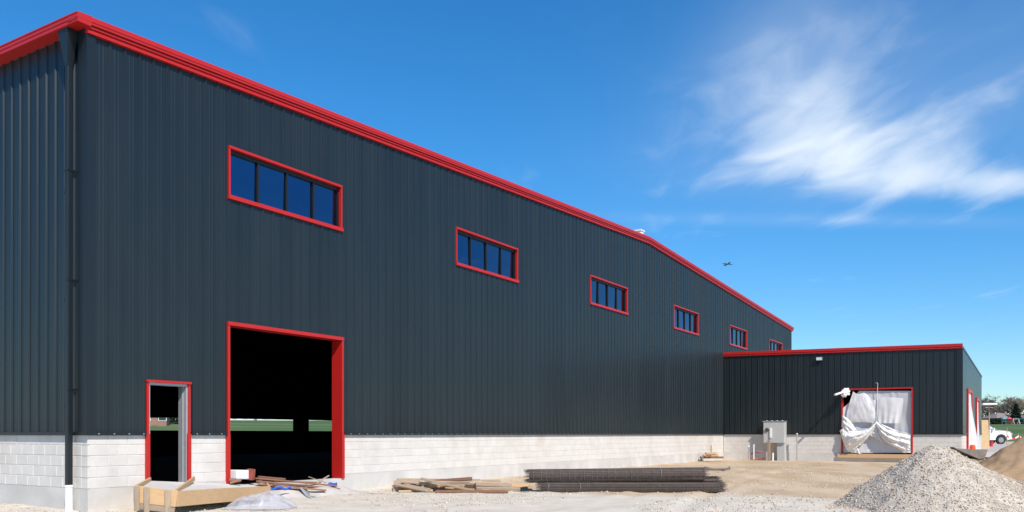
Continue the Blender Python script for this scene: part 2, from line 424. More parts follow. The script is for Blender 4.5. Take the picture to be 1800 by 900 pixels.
# ------------------------------------------------------------------ warehouse
LEN = plane_u(1391); RID = LEN / 2; DEP = 30.0
Z_EAVE, Z_RIDGE = E + 7.28, E + 8.48
def ztop(u): return Z_EAVE + (Z_RIDGE - Z_EAVE) * (1 - abs(u - RID) / RID)
B = empty('warehouse', C0, ANG, 'large dark steel warehouse with red trim and a white block base', 'building')
PITCH = 0.3048
PROF = [(-0.036, 0.0), (-0.019, 0.027), (0.019, 0.027), (0.036, 0.0), (0.094, 0.0), (0.106, 0.004), (0.122, 0.004), (0.134, 0.0), (0.172, 0.0), (0.184, 0.004), (0.200, 0.004), (0.212, 0.0)]
def profile(s0, s1):
    pts = []
    k = math.floor(s0 / PITCH) - 1
    while k * PITCH < s1 + PITCH:
        for a, b in PROF: pts.append((k * PITCH + a + 0.10, b))
        k += 1
    return pts
def sheet(s0, s1, zb, zt, ops, fmap):
    """one ribbed metal sheet from s0 to s1 with openings cut out of it"""
    pts = profile(s0, s1)
    cuts = [s0, s1] + [e for o in ops for e in o[:2] if s0 < e < s1]
    def ival(s):
        for (a, b), (c, d) in zip(pts, pts[1:]):
            if a <= s <= c: return b + (d - b) * (s - a) / (c - a)
        return 0
    P = sorted([p for p in pts if s0 < p[0] < s1] + [(c, ival(c)) for c in cuts])
    m = MB()
    for (sa, oa), (sb, ob) in zip(P, P[1:]):
        if sb - sa < 1e-5: continue
        mid = (sa + sb) / 2
        segs = [(zb, None)]
        cover = sorted([o[2:] for o in ops if o[0] < mid < o[1]])
        lo = zb; out = []
        for z0, z1 in cover:
            if z0 > lo: out.append((lo, z0))
            lo = max(lo, z1)
        out.append((lo, None))
        for z0, z1 in out:
            ta, tb = (zt(sa), zt(sb)) if z1 is None else (z1, z1)
            m.quad(fmap(sa, oa, z0), fmap(sb, ob, z0), fmap(sb, ob, tb), fmap(sa, oa, ta))
    return m
gmap = lambda s, o, z: (s, -0.02 - o, z)                # gable wall, outward is -v
# openings on the gable wall (u0, u1, z0, z1)
WZ0, WZ1 = E + 5.08, E + 6.12
wins = []
for a, b in ((400, 598), (799, 908.5), (1035.5, 1101.5), (1183, 1226), (1282, 1311), (1352, 1373)):
    wins.append((plane_u(a), plane_u(b)))
wmean = sum(b - a for a, b in wins) / 6
wins = [((a + b) / 2 - (b - a + wmean) / 4, (a + b) / 2 + (b - a + wmean) / 4) for a, b in wins]
BD = (plane_u(400), plane_u(599), 0.40, E + 2.34)       # vehicle doorway
MD = (plane_u(258), plane_u(329), 0.40, E + 1.02)       # door for people
ops = [(a, b, WZ0, WZ1) for a, b in wins] + [(BD[0], BD[1], 0, BD[3]), (MD[0], MD[1], 0, MD[3])]
SHW = PITCH * 3
k = 0
while k * SHW < LEN - 0.01:
    s0, s1 = max(0.0, k * SHW), min(LEN, (k + 1) * SHW)
    sheet(s0, s1, E + 0.03, ztop, ops, gmap).build('wall_panel', M['panel'], B).location = (0, random.uniform(-0.0015, 0.0015), 0); k += 1
lmap = lambda s, o, z: (-0.02 - o, s, z)                # eave wall, outward is -u
k = 0
while k * SHW < DEP - 0.01:
    s0, s1 = k * SHW, min(DEP, (k + 1) * SHW)
    m = sheet(s0, s1, E + 0.03, lambda s: Z_EAVE + .08, [], lmap)
    m.f = [tuple(reversed(q)) for q in m.f]
    m.build('wall_panel', M['panel'], B); k += 1
# inner skins, back wall with its strip openings, roof, floor
def holed(m, s0, s1, z0, z1t, ops, fmap, flip=False):
    cs = sorted(set([s0, s1, RID] + [e for o in ops for e in o[:2]]))
    cs = [c for c in cs if s0 <= c <= s1]
    for a, b in zip(cs, cs[1:]):
        mid = (a + b) / 2; lo = z0
        for q0, q1 in sorted(o[2:] for o in ops if o[0] < mid < o[1]):
            if q0 > lo: m.quad(fmap(a, lo), fmap(b, lo), fmap(b, q0), fmap(a, q0))
            lo = max(lo, q1)
        m.quad(fmap(a, lo), fmap(b, lo), fmap(b, z1t(b)), fmap(a, z1t(a)))
m = MB()
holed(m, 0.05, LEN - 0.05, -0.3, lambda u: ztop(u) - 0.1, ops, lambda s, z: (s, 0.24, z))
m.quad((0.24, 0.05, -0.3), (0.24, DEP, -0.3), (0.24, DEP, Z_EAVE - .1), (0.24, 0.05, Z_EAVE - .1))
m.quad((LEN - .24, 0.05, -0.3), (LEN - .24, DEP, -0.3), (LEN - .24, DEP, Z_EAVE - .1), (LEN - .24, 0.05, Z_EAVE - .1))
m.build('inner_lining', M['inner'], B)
bops = []
for a, b, t0, b0 in ((225, 322, 734.5, 757), (380, 515, 737.0, 757), (543, 640, 738.5, 757.5)):
    bops.append((plane_u(a, DEP), plane_u(b, DEP), gable_z((a + b) / 2, b0, DEP), gable_z((a + b) / 2, t0, DEP)))
zz0, zz1 = sum(o[2] for o in bops) / 3, sum(o[3] for o in bops) / 3
bops = [(o[0], o[1], zz0, zz1) for o in bops]
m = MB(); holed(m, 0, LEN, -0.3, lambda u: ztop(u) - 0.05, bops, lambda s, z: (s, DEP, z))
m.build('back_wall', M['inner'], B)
m = MB(); m.quad((LEN, 0.02, -0.3), (LEN, DEP, -0.3), (LEN, DEP, Z_EAVE), (LEN, 0.02, Z_EAVE)); m.build('far_wall', M['panel'], B)
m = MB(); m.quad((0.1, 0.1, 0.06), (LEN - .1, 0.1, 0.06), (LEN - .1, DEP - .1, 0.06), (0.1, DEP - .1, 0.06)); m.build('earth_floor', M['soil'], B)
m = MB()
for a, b in ((0, RID), (RID, LEN)):
    za, zb = ztop(a) + 0.02, ztop(b) + 0.02; t_ = 0.12
    i = len(m.v)
    m.v += [(a, 0.02, za), (b, 0.02, zb), (b, DEP, zb), (a, DEP, za), (a, 0.02, za + t_), (b, 0.02, zb + t_), (b, DEP, zb + t_), (a, DEP, za + t_)]
    m.f += [tuple(i + q for q in f) for f in ((0, 3, 2, 1), (4, 5, 6, 7), (0, 1, 5, 4), (1, 2, 6, 5), (2, 3, 7, 6), (3, 0, 4, 7))]
m.build('roof', M['roof'], B)
# rake trim
RP_LO = [(0.0, -0.02), (0.085, -0.02), (0.085, 0.035), (0.062, 0.042), (0.062, 0.058), (0.105, 0.066), (0.105, 0.100), (0.082, 0.108), (0.082, 0.119), (0.0, 0.119)]
RP_HI = [(0.0, 0.12), (0.135, 0.12), (0.140, 0.155), (0.128, 0.160), (0.128, 0.168), (0.140, 0.173), (0.140, 0.250), (0.125, 0.268), (0.0, 0.275), (-0.15, 0.275), (-0.15, 0.12)]
for us in ((-0.30, RID), (RID, LEN + 0.12)):
    m = MB(); m.sweep(lambda k: [(us[k], -0.02 - o, ztop(us[k]) + dz) for o, dz in RP_HI], 2, closed=True); rk = m.build('rake_trim', M['red'], B)
    lo = (max(us[0], -0.066), us[1])
    m = MB(); m.sweep(lambda k: [(lo[k], -0.02 - o, ztop(lo[k]) + dz) for o, dz in RP_LO], 2, closed=True); m.build('lower_trim', M['red'], rk)
# eave gutter on the left wall: fascia with a folded face, soffit beneath
GP = [(0.02, 0.0), (0.28, 0.0), (0.28, 0.055), (0.268, 0.06), (0.268, 0.072), (0.285, 0.078), (0.285, 0.125), (0.272, 0.13), (0.272, 0.14), (0.290, 0.145), (0.290, 0.17), (0.0, 0.19), (0.0, 0.0)]
z_g = Z_EAVE + 0.085
m = MB(); vs_ = (-0.158, DEP); m.sweep(lambda k: [(-0.02 - o, vs_[k], z_g + dz) for o, dz in GP[:-1]], 2, closed=True)
m.build('eave_gutter', M['red'], B)
for vv in [i * 6.0 + 5 for i in range(5)]:
    MB().box(-0.318, -0.309, vv, vv + 0.04, z_g - 0.005, z_g + 0.18).build('gutter_strap', M['red'], B)
# corner trim
m = MB(); m.box(-0.064, 0.10, -0.064, -0.056, E + 0.03, Z_EAVE - 0.03); m.build('corner_trim', M['trimdark'], B)
m = MB(); m.box(-0.065, -0.057, -0.055, 0.22, E + 0.03, Z_EAVE + 0.08); m.build('corner_trim', M['trimdark'], B)
# base flashing
m = MB()
for a, b in ((-0.09, MD[0] - .06), (MD[1] + .06, BD[0] - .06), (BD[1] + .06, UW)): m.box(a, b, -0.085, 0.0, E - 0.025, E + 0.035)
m.build('base_flashing', M['trimdark'], B)
MB().box(-0.085, 0.0, 0.0, DEP, E - 0.025, E + 0.035).build('base_flashing', M['trimdark'], B)
m = MB()
q = PITCH * .5
while q < UW:
    if not (MD[0] - .1 < q < MD[1] + .1 or BD[0] - .1 < q < BD[1] + .1): m.box(q - .012, q + .012, -0.094, -0.084, E - .004, E + .014)
    q += PITCH
tag(m.build('screws', M['galv'], B), kind='stuff')
# foundation
m = MB()
m.box(-0.03, MD[0], -0.035, 0.22, -0.6, 0.398); m.box(MD[0], MD[1], -0.034, 0.22, -0.6, 0.37); m.box(MD[1], BD[0], -0.035, 0.22, -0.6, 0.398)
m.box(BD[0], BD[1], -0.034, 0.22, -0.6, 0.30); m.box(BD[1], UW, -0.035, 0.22, -0.6, 0.398)
m.build('foundation', M['found'], B)
MB().box(-0.032, 0.2, 0.22, DEP, -0.6, 0.398).build('foundation', M['found'], B)
# concrete blocks
BH, BL, BTK = 0.2, 0.40, 0.19
_bc = {}
def block_mesh(L):
    key = round(L, 3)
    if key not in _bc:
        m = MB(); c = 0.006; h = BH - 0.008; l = L - 0.008
        i = 0
        m.v = [(0, BTK, 0), (l, BTK, 0), (l, BTK, h), (0, BTK, h), (0, c, 0), (l, c, 0), (l, c, h), (0, c, h), (c, 0, c), (l - c, 0, c), (l - c, 0, h - c), (c, 0, h - c)]
        m.f = [(8, 9, 10, 11), (4, 5, 9, 8), (5, 6, 10, 9), (6, 7, 11, 10), (7, 4, 8, 11), (0, 3, 2, 1), (0, 1, 5, 4), (1, 2, 6, 5), (2, 3, 7, 6), (3, 0, 4, 7)]
        _bc[key] = m.mesh('concrete_block', M['block'])
    return _bc[key]
blocks = []
for r in range(5):
    z = 0.40 + r * BH
    for a, b in ((-0.024, MD[0] - 0.02), (MD[1] + 0.02, BD[0] - 0.02), (BD[1] + 0.02, UW)):
        s = a; first = True
        while s < b - 0.03:
            L_ = 0.20 if (first and r % 2) else BL
            L_ = min(L_, b - s); blocks.append(('f', s, z, L_)); s += L_; first = False
    s = 0.176; first = True
    while s < DEP:
        L_ = 0.20 if (first and r % 2 == 0) else BL
        blocks.append(('l', s, z, min(L_, DEP - s))); s += L_; first = False
def bdist(b):
    p = C0 + (d1 * b[1] if b[0] == 'f' else dv * b[1])
    if b[0] == 'l' and b[1] > 4.5: return 1e6
    return p.length
blocks.sort(key=bdist)
rest = MB()
for i, (w, s, z, L_) in enumerate(blocks):
    j = random.uniform(-0.002, 0.002)
    if i < 300:
        if w == 'f': put('concrete_block', block_mesh(L_), B, (s + 0.004, -0.02 + j, z + 0.004))
        else: put('concrete_block', block_mesh(L_), B, (-0.02 + j, s + L_ - 0.004, z + 0.004), (0, 0, R(-90)))
    else:
        if w == 'f': rest.box(s + .004, s + L_ - .004, -0.02 + j, 0.17, z + .004, z + BH - .004)
        else: rest.box(-0.02 + j, 0.17, s + .004, s + L_ - .004, z + .004, z + BH - .004)
tag(rest.build('concrete_blocks', M['block'], B), kind='stuff')
m = MB()
for a, b in ((0.0, MD[0]), (MD[1], BD[0]), (BD[1], UW)): m.box(a + 0.02, b - .003, -0.0135, 0.2, 0.3985, E - 0.01)
m.box(-0.0135, 0.19, 0.2, DEP, 0.3985, E - 0.01); m.build('mortar', M['mortar'], B)
# windows
def window(u0, u1):
    z0, z1 = WZ0, WZ1; tw = 0.034
    w = MB().box(u0 - 0.01, u1 + 0.01, 0.17, 0.22, z0 - 0.01, z1 + 0.01).build('window', M['black'], B)
    f = MB(); f.box(u0 - tw, u1 + tw, -0.07, 0.02, z1 - 0.02, z1 + tw); f.build('head_trim', M['red'], w)
    f = MB(); f.box(u0 - tw - .015, u1 + tw + .015, -0.085, 0.02, z0 - tw - .03, z0 + 0.02); f.build('sill', M['red'], w)
    for a, b in ((u0 - tw, u0 + 0.012), (u1 - 0.012, u1 + tw)): MB().box(a, b, -0.06, 0.02, z0 + 0.021, z1 - 0.021).build('side_trim', M['red'], w)
    f = MB(); e = 0.05; y0, y1 = 0.025, 0.10
    f.box(u0, u1, y0, y1, z0, z0 + e); f.box(u0, u1, y0, y1, z1 - e - .05, z1); f.box(u0, u0 + e, y0 + .002, y1, z0 + e, z1 - e - .05); f.box(u1 - e, u1, y0 + .002, y1, z0 + e, z1 - e - .05)
    f.build('frame', M['black'], w)
    pw = (u1 - u0) / 4
    for i in range(1, 4): MB().box(u0 + i * pw - 0.026, u0 + i * pw + 0.026, y0 + 0.004, y1, z0 + e, z1 - e - .05).build('mullion', M['black'], w)
    for i in range(4):
        zh = (z1 - z0) / 2 - e + .0
        o = MB().box(-pw / 2 + .028, pw / 2 - .028, -.004, .004, -zh + .035, zh - .03).build('pane', M['glass'], w)
        o.location = (u0 + (i + .5) * pw, 0.082, (z0 + z1) / 2 - .012); o.rotation_euler = (R(random.uniform(-.9, .9)), 0, R(random.uniform(-.5, .5)))
for a, b in wins: window(a, b)
# vehicle doorway
a, b, z0, z1 = BD; tw = 0.04; JD = 0.28
d = MB().box(a - tw, b + tw, -0.075, 0.0, z1 - 0.02, z1 + tw + .02).build('doorway', M['red'], B)
MB().box(a, b, 0.0, JD, z1 - 0.015, z1 + 0.02).build('head_jamb', M['red'], d)
MB().box(a - tw, a + 0.02, -0.062, 0.0, E + .01, z1 - 0.021).build('side_trim', M['red'], d)
MB().box(b - 0.02, b + tw, -0.062, 0.0, E + .01, z1 - 0.021).build('side_trim', M['red'], d)
MB().box(a - tw - .03, a + 0.02, -0.070, 0.0, 0.36, E + .009).build('side_trim', M['red'], d)
MB().box(b - 0.02, b + tw + .03, -0.070, 0.0, 0.30, E + .009).build('side_trim', M['red'], d)
MB().box(a - .02, a + 0.019, 0.001, JD, 0.36, z1 - 0.016).build('side_jamb', M['red'], d)
MB().box(b - 0.019, b + .02, 0.001, JD, 0.30, z1 - 0.016).build('side_jamb', M['red'], d)
# door for people: red trim outside, bare steel frame inside
a, b, z0, z1 = MD; tw = 0.035
d = MB().box(a - tw - .01, b + tw + .01, -0.09, 0.0, z1 - 0.01, z1 + tw).build('doorway', M['red'], B)
for q in ((a - tw, a + .012), (b - .012, b + tw)):
    MB().box(*q, -0.062, 0.0, E + .01, z1 - 0.011).build('side_trim', M['red'], d)
    MB().box(q[0] - .02, q[1] + .015, -0.070, 0.0, 0.37, E + .009).build('side_trim', M['red'], d)
f = MB()
f.box(a + .012, a + .05, -0.03, 0.17, 0.38, z1 - .012); f.box(a + .05, b - .05, -0.03, 0.17, z1 - .06, z1 - .012)
f.box(b - .05, b - .012, -0.03, 0.06, 0.38, z1 - .012); f.box(b - .065, b - .012, 0.06, 0.10, 0.38, z1 - .013); f.box(b - .05, b - .012, 0.10, 0.21, 0.38, z1 - .012)
f.build('door_frame', M['galv'], d)
# downspout with its funnel and white drain boot
vd = 0.36
o = MB().box(-0.20, -0.10, vd - 0.05, vd + 0.05, 0.42, Z_EAVE - 0.45).build('downspout', M['trimdark'], B); bevel(o, 0.012)
m = MB()
def fun(k):
    zt, hx, hy, cx_ = ((Z_EAVE + 0.084, 0.105, 0.15, -0.16), (Z_EAVE - 0.0, 0.102, 0.145, -0.16), (Z_EAVE - 0.50, 0.055, 0.055, -0.15), (Z_EAVE - 0.56, 0.054, 0.054, -0.15))[k]
    return [(cx_ - hx, vd - hy, zt), (cx_ + hx, vd - hy, zt), (cx_ + hx, vd + hy, zt), (cx_ - hx, vd + hy, zt)]
m.sweep(fun, 4, closed=True); m.build('conductor_head', M['trimdark'], o)
MB().tube([(-0.15, vd, -0.3), (-0.15, vd, 0.43), (-0.15, vd, 0.432), (-0.15, vd, 0.47)], [0.066, 0.066, 0.075, 0.075], 20).build('drain_boot', M['white'], o, smooth=False)
for zz in (2.2, 4.2, 6.2): MB().box(-0.206, -0.05, vd - 0.058, vd + 0.058, zz, zz + 0.03).build('strap', M['trimdark'], o)
# ridge vent
m = MB(); m.box(RID + .0, RID + .36, 0.30, 0.8, Z_RIDGE + 0.1, Z_RIDGE + 0.62); o = m.build('ridge_vent', M['white'], B); bevel(o, 0.06)
MB().box(RID - 0.03, RID + .39, 0.27, 0.83, Z_RIDGE + 0.60, Z_RIDGE + 0.66).build('vent_cap', M['white'], o)

# ------------------------------------------------------------------ annex
WW = wing(1690, 700)[0]; AD = 17.0
AZ0 = wing(1271, 626)[1]; AZ1 = wing(1690, 611)[1]
A = empty('annex', C0 + d1 * UW, ANG, 'low black steel annex with red roof edge beside the dark warehouse', 'building')
# local frame of the annex: x = away from the front, y = towards the warehouse; w = -y
def az(w, x=0.0): return (AZ0 + (AZ1 - AZ0) * w / WW) - 0.026 * x
OPW = (wing(1481, 740)[0], wing(1603, 740)[0]); OPZ = (0.40, wing(1540, 684)[1])
amap = lambda s, o, z: (-0.02 - o, -s, z)
k = 0
while k * SHW < WW - 0.01:
    s0, s1 = k * SHW, min(WW, (k + 1) * SHW)
    sheet(s0, s1, E + .03, lambda s: az(s), [(OPW[0], OPW[1], 0, OPZ[1])], amap).build('wall_panel', M['panel'], A); k += 1
smap = lambda s, o, z: (s, -WW - 0.045 - o * .1, z)
SDO = [(3.2, 6.4, 0.0, 3.6), (10.6, 13.2, 0.0, 3.4)]
k = 0
while k * SHW < AD - 0.01:
    s0, s1 = k * SHW, min(AD, (k + 1) * SHW)
    sheet(s0, s1, E + .03, lambda s: az(WW, s) - 0.02, SDO, smap).build('wall_panel', M['panel'], A); k += 1
m = MB()
x0, x1 = -0.10, 0.0
for (za, zb, xa) in ((-0.03, 0.26, -0.10),):
    m.sweep(lambda k: [(q, -(0.0, WW + 0.06)[k], az((0.0, WW + 0.06)[k]) + zz) for q, zz in ((-0.06, -0.03), (-0.10, -0.03), (-0.10, 0.03), (-0.085, 0.04), (-0.12, 0.055), (-0.12, 0.19), (0.05, 0.21), (0.05, -0.03))], 2, closed=True)
m.build('roof_edge_trim', M['red'], A)
m = MB(); m.sweep(lambda k: [((0.06, AD)[k], -WW + q, az(WW, (0.06, AD)[k]) + zz) for q, zz in ((0.05, -0.03), (-0.07, -0.03), (-0.07, 0.07), (0.05, 0.08))], 2, closed=True); m.build('side_trim', M['trimdark'], A)
m = MB(); i = 0
m.v = [(0.05, 0, az(0, 0) + .02), (0.05, -WW + .05, az(WW, 0) + .02), (AD, -WW + .05, az(WW, AD) + .02), (AD, 0, az(0, AD) + .02)]; m.f = [(0, 1, 2, 3)]
solid(m.build('roof', M['roof'], A), 0.03)
m = MB(); m.quad((AD, 0, -.2), (AD, -WW, -.2), (AD, -WW, az(WW, AD)), (AD, 0, az(0, AD))); m.build('back_wall', M['panel'], A)
m = MB(); holed(m, 0, WW, -.3, lambda s: az(s) - .05, [(OPW[0], OPW[1], 0, OPZ[1])], lambda s, z: (0.24, -s, z))
m.v = [tuple(q) for q in m.v]; m.build('inner_lining', M['inner'], A)
m = MB(); m.quad((.1, -.1, .07), (.1, -WW + .1, .07), (AD - .1, -WW + .1, .07), (AD - .1, -.1, .07)); m.build('earth_floor', M['soil'], A)
m = MB()
for a, b in ((0.0, OPW[0] - .06), (OPW[1] + .06, WW + .085)): m.box(-0.085, 0.0, -b, -a - 0.09 * (a == 0), E - .025, E + .035)
m.build('base_flashing', M['trimdark'], A)
m = MB(); m.box(0.0, 3.1, -WW - .085, -WW, E - .025, E + .035); m.box(6.5, 10.5, -WW - .085, -WW, E - .025, E + .035); m.box(13.3, AD, -WW - .085, -WW, E - .025, E + .035)
m.build('base_flashing', M['trimdark'], A)
m = MB(); m.box(-0.035, 0.2, -WW - .03, -0.04, -0.6, 0.398); m.box(0.2, AD, -WW - .031, -WW + .2, -0.6, 0.397); m.build('foundation', M['found'], A)
rest = MB(); mo = MB()
for r in range(5):
    z = 0.40 + r * BH
    for a, b in ((0.04, OPW[0] - .02), (OPW[1] + .02, WW)):
        s = a; first = True
        while s < b - 0.03:
            L_ = min(0.2 if first and r % 2 else BL, b - s); rest.box(-0.02 + random.uniform(-.002, .002), 0.17, -s - L_ + .004, -s - .004, z + .004, z + BH - .004); s += L_; first = False
    for a, b in ((0.2, 3.2), (6.4, 10.6), (13.2, AD)):
        s = a
        while s < b - .03:
            L_ = min(BL, b - s); rest.box(s + .004, s + L_ - .004, -WW - .02, -WW + .17, z + .004, z + BH - .004); s += L_
for a, b in ((0.04, OPW[0]), (OPW[1], WW - .01)): MB().box(-0.0135, 0.19, -b, -a, .3985, E - .01).build('mortar', M['mortar'], A)
for a, b in ((0.2, 3.2), (6.4, 10.6), (13.2, AD)): MB().box(a, b, -WW - .0135, -WW + .16, .3985, E - .01).build('mortar', M['mortar'], A)
tag(rest.build('concrete_blocks', M['block'], A), kind='stuff')
m = MB(); m.box(-0.062, -0.055, -WW - .055, -WW + .18, E + .03, az(WW) - .03); m.build('corner_trim', M['trimdark'], A)
m = MB(); m.box(-0.062, 0.12, -WW - .064, -WW - .056, E + .03, az(WW) - .04); m.build('corner_trim', M['trimdark'], A)
# doorway of the annex
a, b = OPW; z1 = OPZ[1]; tw = 0.05
d = MB().box(-0.09, 0.0, -b - tw, -a + tw, z1 - .02, z1 + tw).build('doorway', M['red'], A)
for q0, q1 in ((a - tw, a + .02), (b - .02, b + tw)):
    MB().box(-0.086, 0.0, -q1, -q0, 0.36, z1 - .021).build('side_trim', M['red'], d)
for q0, q1 in ((a - .02, a + .018), (b - .018, b + .02)): MB().box(0.001, 0.23, -q1, -q0, 0.36, z1 - .02).build('side_jamb', M['red'], d)
MB().box(-0.16, 0.05, -b - .12, -a + .22, 0.20, 0.395).build('sill_board', M['wood'], d)
# side doors of the annex, with film
for u0, u1, zq, z1 in SDO:
    d = MB().box(u0 - .1, u1 + .1, -WW - .12, -WW, z1, z1 + .14).build('doorway', M['red'], A)
    for q in (u0, u1): MB().box(q - .1, q + .1, -WW - .118, -WW + .2, 0.3, z1 - .001).build('side_trim', M['red'], d)
    f = MB().grid(lambda s, t_: (u0 + (u1 - u0) * s, -WW - 0.03 - (0.50 - 0.45 * t_) * (1.0 if u0 < 5 else .3) * math.sin(math.pi * min(1, s * 1.0 + .02)) * (1 - t_ ** 3) - 0.03 * math.sin(s * 23), 0.35 + (z1 - 0.35) * t_), 24, 14)
    f.build('door_film', M['film2'], d, smooth=True)
# wall light
w, z = wing(1441, 631)
o = MB().box(-0.16, -0.02, -w - .17, -w + .17, z - .10, z + .10).build('wall_light', M['steel'], A); bevel(o, 0.02)
MB().box(-0.185, -0.155, -w - .14, -w + .14, z - .075, z + .07).build('lens', M['lamp'], o)


# ------------------------------------------------------------------ plastic sheeting over the annex doorway
def WP(px, py, p=0.0):                                  # a point p metres in front of the annex front, as seen at (px, py)
    w, z = wing(px, py, p); return Vector((-p, -w, z))
def toworld(q): return C0 + d1 * (UW + q.x) + dv * q.y + Vector((0, 0, q.z))
def lerp_path(pts, t_):
    n = len(pts) - 1; x = min(max(t_, 0), 1) * n; i = min(int(x), n - 1); f = x - i
    p0, p1, p2, p3 = pts[max(i - 1, 0)], pts[i], pts[i + 1], pts[min(i + 2, n)]
    return tuple(0.5 * (2 * b + (c - a) * f + (2 * a - 5 * b + 4 * c - d_) * f * f + (3 * b - a - 3 * c + d_) * f ** 3) for a, b, c, d_ in zip(p0, p1, p2, p3))
SH = empty('plastic_sheeting', toworld(WP(1541, 797)), ANG, 'torn white plastic sheeting hung in swags over the annex doorway', 'plastic sheet')
off = WP(1541, 797)
def cloth(name, fn, nu, nv, m, th=0.0):
    o = MB().grid(lambda s, t_: fn(s, t_) - off, nu, nv).build(name, m, SH, smooth=True)
    if th: solid(o, th)
    return o
def nz(x, y, z=0): return mnoise.noise((x, y, z))
# base film, missing in the upper left corner
def base_film(s, t_):
    x = 1482 + (1603 - 1482) * s; y = 796 - (796 - 687) * t_
    if t_ > 0.72 and s < 0.25:                          # the corner has come away
        cut = 1482 + 32 * ((t_ - 0.72) / 0.28) ** 0.7 * (1.0)
        x = max(x, cut - 4 + s * 8)
    p = 0.0 + 0.05 * nz(s * 3, t_ * 3) + 0.015 * math.sin(s * 60 + 3 * t_) * (0.4 + nz(s * 6, t_ * 2)) - 0.09 * abs(math.sin(s * math.pi * 2)) * math.sin(math.pi * t_)
    return WP(x, y, 0.0) + Vector((-p, 0, 0))
cloth('film', base_film, 60, 40, M['film'])
def left_layer(s, t_):
    yt = 688 + 14 * s ** 1.3 + 3 * math.sin(s * 9); yb = 744 - 2 * math.sin(s * 3.1)
    xl = 1500 - 14 * math.sin((1 - t_) * 1.3) ; x = xl + (1540 - xl) * s; y = yb + (yt - yb) * t_
    p = 0.06 + 0.10 * math.sin(math.pi * s) * math.sin(math.pi * t_) + 0.03 * nz(s * 5, t_ * 4, 2) + .03 * (.4 - abs(nz(s * 7 + t_ * 3, t_ * 3, 12)))
    return WP(x, y, 0) + Vector((-p, 0, 0))
cloth('film_layer', left_layer, 30, 30, M['film2'])
def right_layer(s, t_):
    xr = 1588 - 6 * (1 - t_) ** 2; x = 1542 + (xr - 1542) * s; y = 744 + (698 + 2 * s * s - 744) * t_
    p = 0.06 + 0.07 * math.sin(math.pi * s * .9) + 0.02 * math.sin(s * 26) * (1 - t_) ** 2 + 0.02 * nz(s * 4, t_ * 4, 5)
    return WP(x, y, 0) + Vector((-p, 0, 0))
cloth('film_layer', right_layer, 36, 26, M['film2'])
def swag(top, bot, folds, depth, bulge, seed):
    def fn(s, t_):
        a, b = lerp_path(top, s), lerp_path(bot, s)
        x, y = a[0] + (b[0] - a[0]) * t_, a[1] + (b[1] - a[1]) * t_
        spread = sstep(0, 0.25, s)
        ph = folds * t_ * 2 * math.pi + 2.5 * nz(s * 1.5, t_ * 2, seed)
        p = 0.10 + bulge * math.sin(math.pi * min(1, t_ * 0.9 + .05)) * math.sin(math.pi * (0.12 + 0.8 * s)) + depth * spread * (1 - abs(math.sin(ph * .5)) ** .7) * (1 - .4 * s) + 0.07 * spread * nz(s * 5, t_ * 5, seed + 1) + 0.05 * spread * (.5 - abs(nz(s * 11, t_ * 8, seed + 2))) + 0.022 * spread * nz(s * 26, t_ * 20, seed + 5)
        return WP(x, y, 0) + Vector((-max(p, 0.05), 0, 0))
    return fn
cloth('swag', swag([(1541, 741), (1530, 752), (1516, 757), (1500, 757), (1486, 753), (1477, 757)], [(1541, 745), (1533, 760), (1522, 775), (1510, 785), (1498, 794), (1489, 792)], 3.0, 0.11, 0.42, 3), 70, 44, M['cloth'], 0.006)
cloth('swag', swag([(1541, 741), (1552, 746), (1566, 752), (1580, 758), (1592, 760), (1601, 764)], [(1541, 745), (1546, 762), (1556, 775), (1572, 785), (1588, 793), (1601, 796)], 3.6, 0.12, 0.22, 9), 70, 44, M['cloth'], 0.006)
cloth('swag', swag([(1482, 730), (1490, 735), (1499, 744), (1507, 757)], [(1480, 750), (1486, 757), (1496, 763), (1508, 764)], 1.2, 0.06, 0.16, 15), 30, 20, M['cloth'], 0.006)
cloth('tail', swag([(1541, 743), (1537, 750), (1531, 757), (1527, 764)], [(1543, 745), (1545, 756), (1548, 768), (1552, 778)], 1.6, 0.07, 0.05, 22), 24, 24, M['film2'], 0.004)
cloth('tail', swag([(1497, 790), (1503, 786), (1509, 788), (1514, 795)], [(1498, 797), (1504, 796), (1510, 797), (1515, 798)], 1.0, 0.06, 0.05, 26), 16, 10, M['cloth'], 0.004)
rp = [WP(1540.5, 742, .12), WP(1541.5, 725, .10), WP(1542, 700, .10), WP(1542.5, 682, .12), WP(1543, 675, .13), WP(1541.5, 672.5, .14), WP(1539.5, 673.5, .14)]
MB().tube([q - off for q in rp], 0.011, 6).build('rope', M['white'], SH)
# pole sticking out of the upper corner with a wad of sheeting round it
pb, pt_ = WP(1492, 686, 0.02), WP(1467.5, 694, 1.25)
PO = empty('pole', toworld(pb), ANG, 'white pole jutting out from the upper corner of the annex doorway', 'pole')
MB().tube([Vector((0, 0, 0)), pt_ - pb], 0.055, 12).build('pole_shaft', M['white'], PO)
def wad(s, t_):
    an = s * 2 * math.pi; c = pb + (pt_ - pb) * (0.05 + 0.42 * t_) ; r = 0.07 + 0.17 * math.sin(math.pi * (0.12 + .8 * t_)) * (0.8 + 0.5 * nz(math.cos(an) * 1.5, math.sin(an) * 1.5, t_ * 3)) + 0.03 * math.sin(an * 7)
    return c - pb + Vector((0, math.cos(an) * r * 0.7, math.sin(an) * r - 0.06))
MB().grid(wad, 40, 14).build('bunched_sheeting', M['cloth'], PO, smooth=True)

